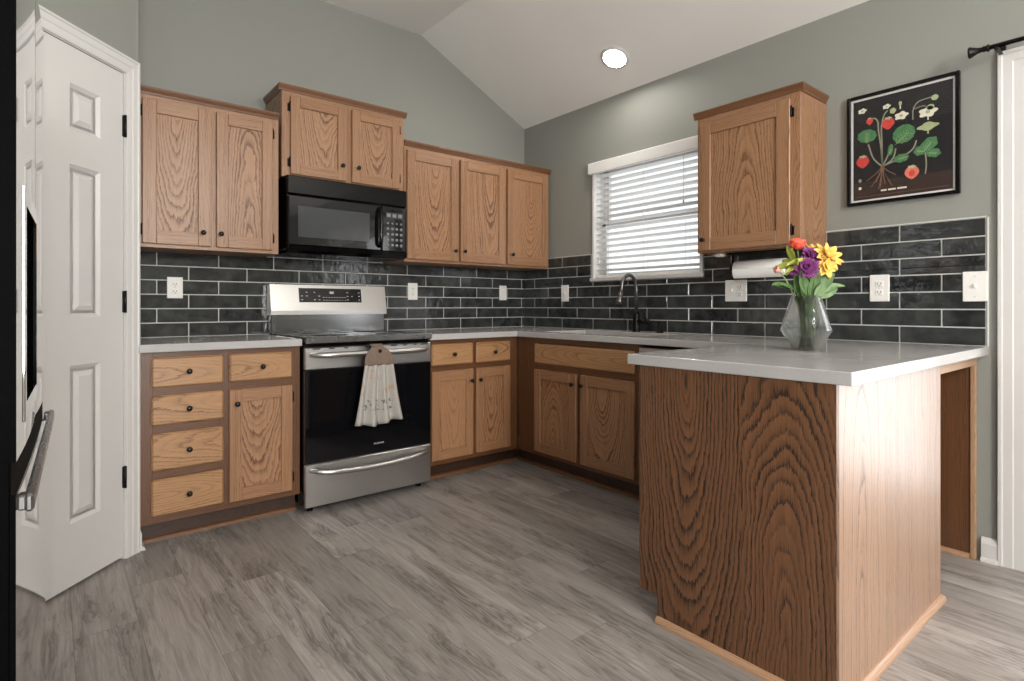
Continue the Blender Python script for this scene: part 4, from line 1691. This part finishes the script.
for pts in ([CR, (.22, .40), (.165, .55)], [CR, (.30, .5), (.275, .66), (.265, .76), (.22, .80), (.185, .77)], [CR, (.31, .55), (.305, .68), (.33, .80), (.37, .845)],
            [CR, (.42, .36), (.455, .46)], [CR, (.50, .36), (.62, .42), (.66, .50)], [CR, (.36, .38), (.385, .43)]):
    pline(m, pts, .008, 4, .0004)
for i, (du, dv) in enumerate(((-.17, -.12), (-.12, -.19), (-.07, -.15), (-.02, -.20), (.03, -.18), (.08, -.16), (.14, -.10), (-.04, -.22), (.10, -.2))):
    pline(m, [CR, (CR[0] + du * .4, CR[1] + dv * .5), (CR[0] + du, CR[1] + dv)], .0045, 5, .0005)
ell(m, .315, .285, .022, .035, 5, .0006)
ell(m, .150, .635, .105, .065, 0, .0008, -.15, .05, 9)
ell(m, .535, .585, .115, .085, 0, .0008, .55, .04, 11)
ell(m, .400, .455, .028, .055, 0, .0010, -.15)
ell(m, .510, .355, .075, .040, 0, .0009, .1, .08, 7)
ell(m, .78, .44, .095, .055, 0, .0008, .8, .08, 6)
ell(m, .695, .395, .062, .045, 0, .0009, .1, .09, 6)
ell(m, .82, .355, .070, .042, 0, .0010, -.3, .08, 6)
pline(m, [(.745, .37), (.755, .26), (.745, .17)], .007, 4, .0006)
for (u, v, ru, rv, mi) in ((.375, .715, .066, .058, 1), (.180, .775, .036, .034, 1), (.105, .38, .072, .060, 1), (.615, .20, .072, .062, 2)):
    ell(m, u, v, ru, rv, mi, .0012, 0, 0, 0, 28, .45)
    ell(m, u, v + rv * .92, ru * .55, rv * .22, 6, .0014, 0, .2, 5)
ell(m, .615, .195, .030, .030, 1, .0016)
for (u, v, s_) in ((.10, .895, .045), (.36, .885, .040), (.51, .765, .066), (.77, .745, .085)):
    ell(m, u, v, s_, s_ * .55, 3, .0012, .1, .16, 5)
    ell(m, u, v, s_ * .28, s_ * .2, 6, .0014)
ell(m, .425, .83, .032, .028, 6, .0010, 0, .1, 5)
ell(m, .77, .61, .095, .036, 6, .0012, .05, .15, 4)
pline(m, [(.77, .60), (.772, .54)], .008, 6, .0013)
pline(m, [(.77, .72), (.772, .67)], .006, 3, .0013)
ell(m, .50, .885, .017, .022, 6, .001)
pline(m, [(.50, .875), (.50, .83)], .006, 3, .0009)
pline(m, [(.625, .70), (.63, .80), (.68, .86), (.80, .875)], .006, 4, .0009)
pline(m, [(.64, .80), (.72, .81), (.77, .79)], .005, 4, .0009)
ell(m, .835, .865, .034, .026, 6, .0012)
ell(m, .795, .785, .036, .026, 6, .0012)
ell(m, .075, .195, .018, .018, 4, .0012, 0, 0, 0, 14)
ell(m, .075, .118, .017, .015, 3, .0012, 0, 0, 0, 14)
# caption: three pale lettering strokes, too small to read
for a, b in ((.30, .36), (.375, .455), (.47, .565)):
    flat(m, [(a, .062), (b, .062), (b, .078), (a, .078)], 3, .0012)
pline(m, [(.02, .03), (.5, .031), (.97, .032)], .0025, 5, .001)
for (u, v, L, rot, k) in ((.150, .60, .13, 1.5, 4), (.50, .53, .19, .75, 5), (.51, .355, .10, .1, 3), (.76, .41, .13, .95, 4), (.71, .385, .09, 2.9, 3), (.80, .355, .10, -.25, 3), (.395, .43, .07, 1.3, 2)):
    ca, sa = math.cos(rot), math.sin(rot)
    P_ = lambda a, b: (u + (a * ca - b * sa) - L * .35 * ca, v + (a * sa + b * ca) / ASP - L * .35 * sa / ASP)
    pline(m, [P_(0, 0), P_(L * .5, 0), P_(L, 0)], .0022, 6, .0017)
    for q in range(k):
        f = L * (q + .6) / (k + .8)
        for sg in (-1, 1):
            pline(m, [P_(f, 0), P_(f + L * .14, sg * L * .14), P_(f + L * .2, sg * L * .28)], .0013, 6, .0017)
m.build('plant_drawing', PM, art)
g = MB()
PF.box(g, py1 + fw, py0 - fw, pz0 + fw, pz1 - fw, .0150, .0165, 0)
M['picture_glass'] = clear_glass('picture glass', (.97, .97, .97), .6, .015)
g.build('glazing', 'picture_glass', r)

# ------------------------------------------------------------------ curtain rod
r = thing('curtain_rod', 'black curtain rod with flared finial above the patio door', 'curtain rod', (0, 0, 0))
m = MB()
m.tube([(-.09, -2.955, 2.152), (-.09, -4.95, 2.152)], .0095, 12)
m.build('rod', 'black_metal', r)
for yy_, sg in ((-2.960, 1), (-4.945, -1)):
    m = MB()
    m.lathe([(.010, -.012), (.015, -.010), (.015, -.004), (.010, .0), (.0135, .006), (.0095, .012), (.012, .026), (.021, .046), (.024, .050), (.023, .055), (0, .056)], 18, origin=(-.09, yy_, 2.152), axis=(0, sg, 0))
    m.build('finial', 'black_metal', r)
for yy_ in (-2.995, -4.90):
    m = MB()
    m.box(-.103, -.002, yy_ - .006, yy_ + .006, 2.134, 2.142, .001)
    m.box(-.108, -.074, yy_ - .007, yy_ + .007, 2.130, 2.144, .003)
    m.box(-.012, -.001, yy_ - .014, yy_ + .014, 2.105, 2.170, .002)
    m.build('bracket', 'black_metal', r)

# ------------------------------------------------------------------ vase with flowers
VX, VY = -.822, -2.561
r = thing('vase', 'faceted clear glass vase holding flowers on the peninsula', 'vase', (VX, VY, CT + .0006))
m = MB()
ro = [(.045, .0), (.088, .074), (.090, .078), (.052, .210), (.0505, .2115), (.049, .210), (.0870, .078), (.085, .074), (.042, .006)]
m.lathe([(r_, h) for r_, h in ro], 36)
m.build('body', 'vase_glass', r)
wt = MB()
wt.lathe([(.0410, .0075), (.0835, .0735), (.0830, .078), (.0, .0785)], 36)
o = wt.build('water', 'water', None, (VX, VY, CT + .0006))
tag(o, 'clear water in the bottom of the flower vase', 'water')

RV = Vector((math.cos(R(37.79)), -math.sin(R(37.79)), 0))     # horizontal direction across the bouquet
DV = Vector((math.sin(R(37.79)), math.cos(R(37.79)), 0))
VB = Vector((VX, VY, CT))
def B(rr, dd, zz):
    return VB + RV * rr + DV * dd + Vector((0, 0, zz))

def petal(mb, base, dirv, up, L, W, curl=.3, cup=.2, mi=0, tip=1.0):
    dirv, up = dirv.normalized(), up.normalized()
    side = dirv.cross(up).normalized()
    up = side.cross(dirv).normalized()
    def P(a, b):
        ww = W * math.sin(math.pi * min(1, (.12 + .88 * b) ** .8 * (1 - .0)) * .98 + .02) if tip else W
        ww = W * (math.sin(math.pi * (.10 + .86 * b)) ** .75)
        x = (a - .5) * 2 * ww
        return base + dirv * (L * b * (1 - .15 * curl * b)) + up * (curl * L * b * b + cup * W * (abs(a - .5) * 2) ** 2) + side * x
    mb.grid(P, 4, 5, mi)

def stem_of(root, head, foot, mat='stem'):
    m = MB()
    mid = B(0, 0, .215) + (head - B(0, 0, head.z - CT)) * .22
    mid.z = CT + .215
    pts = []
    for i in range(13):
        f = i / 12
        a = foot.lerp(mid, f)
        b = mid.lerp(head, f)
        pts.append(a.lerp(b, f))
    m.tube(pts, .0028, 7)
    m.build('stem', mat, root)
    return pts

def leaf(root, base, dirv, L, W, mat, curl=-.2):
    m = MB()
    petal(m, base, dirv, Vector((0, 0, 1)) - DV * .6, L, W, curl, .25)
    return m.build('leaf', mat, root)

def foot_pt():
    return B(rnd.uniform(-.026, .026), rnd.uniform(-.022, .022), .013)

GRP = None
def bloom(name, label, cat, pos, layers, mat, normal, center=None, leafs=(), stem_mat='stem'):
    head = B(*pos)
    r = thing(name, label, cat, tuple(VB + Vector((0, 0, .013))), 0, GRP)
    N = normal.normalized()
    a = N.orthogonal().normalized()
    b = N.cross(a)
    m = MB()
    for (n, L, W, elev, curl, off) in layers:
        for i in range(n):
            th = 2 * math.pi * (i + rnd.uniform(-.15, .15)) / n + off
            rad = a * math.cos(th) + b * math.sin(th)
            el = R(elev + rnd.uniform(-7, 7))
            d = rad * math.cos(el) + N * math.sin(el)
            petal(m, head + rad * .003, d, N * math.cos(el) - rad * math.sin(el), L * rnd.uniform(.9, 1.1), W, curl, .35)
    o = m.build('blossom', mat, r)
    so = o.modifiers.new('solid', 'SOLIDIFY')
    so.thickness = .0006
    if center:
        m = MB()
        m.lathe([(.0, -.004), (center[0], -.002), (center[0] * .9, .003), (0, .005)], 12, origin=head + N * .002, axis=N)
        m.build('flower_center', center[1], r)
    stem_of(r, head, foot_pt(), stem_mat)
    for (lp, ld, L, W, lm) in leafs:
        leaf(r, B(*lp), RV * ld[0] + DV * ld[1] + Vector((0, 0, ld[2])), L, W, lm)
    for ch in r.children:
        ch.matrix_parent_inverse = r.matrix_world.inverted()
    for ch in r.children:
        ch.location = (0, 0, 0)
    # children were authored in world space: shift their meshes to the thing's base
    off = Vector(r.location)
    for ch in r.children:
        ch.matrix_parent_inverse = Matrix.Identity(4)
        for v in ch.data.vertices:
            v.co -= off
    return r

CAMW = -DV
upv = Vector((0, 0, 1))
bloom('rose', 'coral red rose, tallest bloom of the vase bouquet', 'flower', (-.036, -.005, .392), [(4, .030, .020, 82, .05, 0), (5, .040, .026, 74, .02, .4), (6, .046, .030, 60, -.10, .1)], 'red', upv + RV * -.15 + CAMW * .25,
      None, [((-.06, -.02, .235), (-1, -.2, .35), .085, .028, 'leaf')])
bloom('chrysanthemum', 'purple chrysanthemum at the heart of the bouquet beside the red rose', 'flower', (.014, -.01, .362), [(10, .024, .008, 60, .1, 0), (14, .036, .009, 32, .1, .2), (16, .045, .010, 5, .1, .4)], 'purple', upv * .6 + CAMW + RV * .2, (.009, 'purple'))
bloom('chrysanthemum', 'purple chrysanthemum lowest in the bouquet, above the vase neck', 'flower', (-.022, -.04, .318), [(10, .024, .008, 60, .1, 0), (14, .036, .009, 32, .1, .2), (16, .044, .010, 5, .1, .4)], 'purple', upv * .3 + CAMW - RV * .2, (.009, 'purple'))
bloom('chrysanthemum', 'smaller lilac purple chrysanthemum beside the lime green buds', 'flower', (-.062, -.025, .315), [(8, .018, .007, 55, .1, 0), (12, .030, .008, 20, .1, .2)], 'purple', upv * .2 + CAMW * .8 - RV * .6, (.007, 'purple'))
bloom('lily', 'large yellow lily on the patio door side of the bouquet', 'flower', (.075, -.01, .362), [(4, .032, .011, 60, .0, 0), (7, .052, .014, 36, -.05, .3), (8, .060, .016, 8, -.12, .1)], 'yellow', upv * .55 + CAMW * .9 + RV * .35, (.007, 'lime'),
      [((.06, -.02, .245), (.8, -.2, .15), .07, .018, 'leaf2'), ((.03, -.03, .225), (.5, -.3, .9), .085, .024, 'leaf2'), ((.05, -.01, .26), (.35, -.2, .9), .075, .026, 'leaf2')], 'stem2')
bloom('lily', 'small yellow lily drooping just below the large yellow bloom', 'flower', (.055, -.035, .325), [(5, .030, .011, 40, -.05, .3), (6, .042, .014, 5, -.15, .1)], 'yellow', upv * .1 + CAMW + RV * .1, (.006, 'lime'), [((.045, -.035, .22), (.6, -.2, .5), .06, .018, 'leaf2')], 'stem2')
bloom('lily', 'half hidden orange yellow bloom between purple and yellow flowers', 'flower', (.038, .03, .385), [(5, .030, .011, 60, -.05, .3)], 'yellow', upv + RV * .1, None, (), 'stem2')
bloom('alstroemeria', 'pink tipped lime green bud leaning out beside the red rose', 'flower', (-.062, -.03, .338), [(3, .070, .014, 25, .1, 2.5), (4, .055, .012, 12, .1, 2.2)], 'lime', RV * -1 + upv * .25 + CAMW * .2, None, [((-.025, -.04, .352), (-.9, -.3, -.15), .085, .012, 'lime'), ((-.05, -.03, .325), (-.9, -.3, -.3), .06, .011, 'lime')], 'stem2')
bloom('alstroemeria', 'pale pink bud at the outer edge of the bouquet', 'flower', (-.112, -.02, .302), [(5, .028, .011, 70, .0, 0)], 'pink', RV * -.8 + upv * .5 + CAMW * .2, None, [((-.045, -.03, .225), (-1, -.2, .55), .075, .024, 'leaf')], 'stem2')
# loose greenery
for k, (lab, spots) in enumerate((
        ('dark leafy stems filling the middle of the bouquet', [((-.02, .01, .16), (.1, 0, 1), .08, .016), ((.015, -.02, .15), (-.1, 0, 1), .08, .018), ((-.005, -.03, .12), (.05, 0, 1), .09, .016), ((.022, .015, .17), (.1, 0, 1), .07, .016), ((-.028, -.005, .15), (-.1, 0, 1), .08, .014), ((-.02, -.03, .20), (-.25, -.3, 1), .11, .020), ((.01, -.03, .23), (.05, -.3, 1), .09, .020), ((-.03, -.02, .20), (-.3, -.2, 1), .10, .020), ((.0, -.03, .20), (.1, -.3, 1), .10, .022), ((.02, .0, .2), (.3, 0, 1), .11, .022), ((-.015, -.035, .215), (-.5, -.3, .9), .08, .018), ((.0, .02, .22), (.0, .2, 1), .11, .025)]),
        ('pale green sprigs spilling over the vase rim beneath the yellow lilies', [((.02, -.03, .20), (.7, -.3, .7), .07, .018), ((.04, -.02, .205), (.9, -.1, .45), .075, .016), ((.03, -.01, .21), (.5, 0, 1), .10, .022), ((.015, -.04, .21), (.3, -.5, .8), .06, .018), ((.05, -.02, .235), (1, -.1, .1), .06, .013)]))):
    r = thing('greenery', lab, 'foliage', tuple(VB + Vector((0, 0, .013))))
    m, q = MB(), MB()
    for (p_, d_, L, W) in spots:
        petal(m, B(*p_), RV * d_[0] + DV * d_[1] + upv * d_[2], upv * .2 - DV, L, W, -.15, .3)
        f = foot_pt()
        q.tube([f, f.lerp(B(*p_), .5), B(*p_), B(*p_) + (RV * d_[0] + DV * d_[1] + upv * d_[2]).normalized() * L * .8], [.0026, .0026, .0024, .001], 6)
    off = Vector(r.location)
    for mm in (m, q):
        mm.v = [tuple(Vector(x) - off) for x in mm.v]
    m.build('leaves', 'leaf' if k == 0 else 'leaf2', r)
    q.build('stem', 'stem' if k == 0 else 'stem2', r)
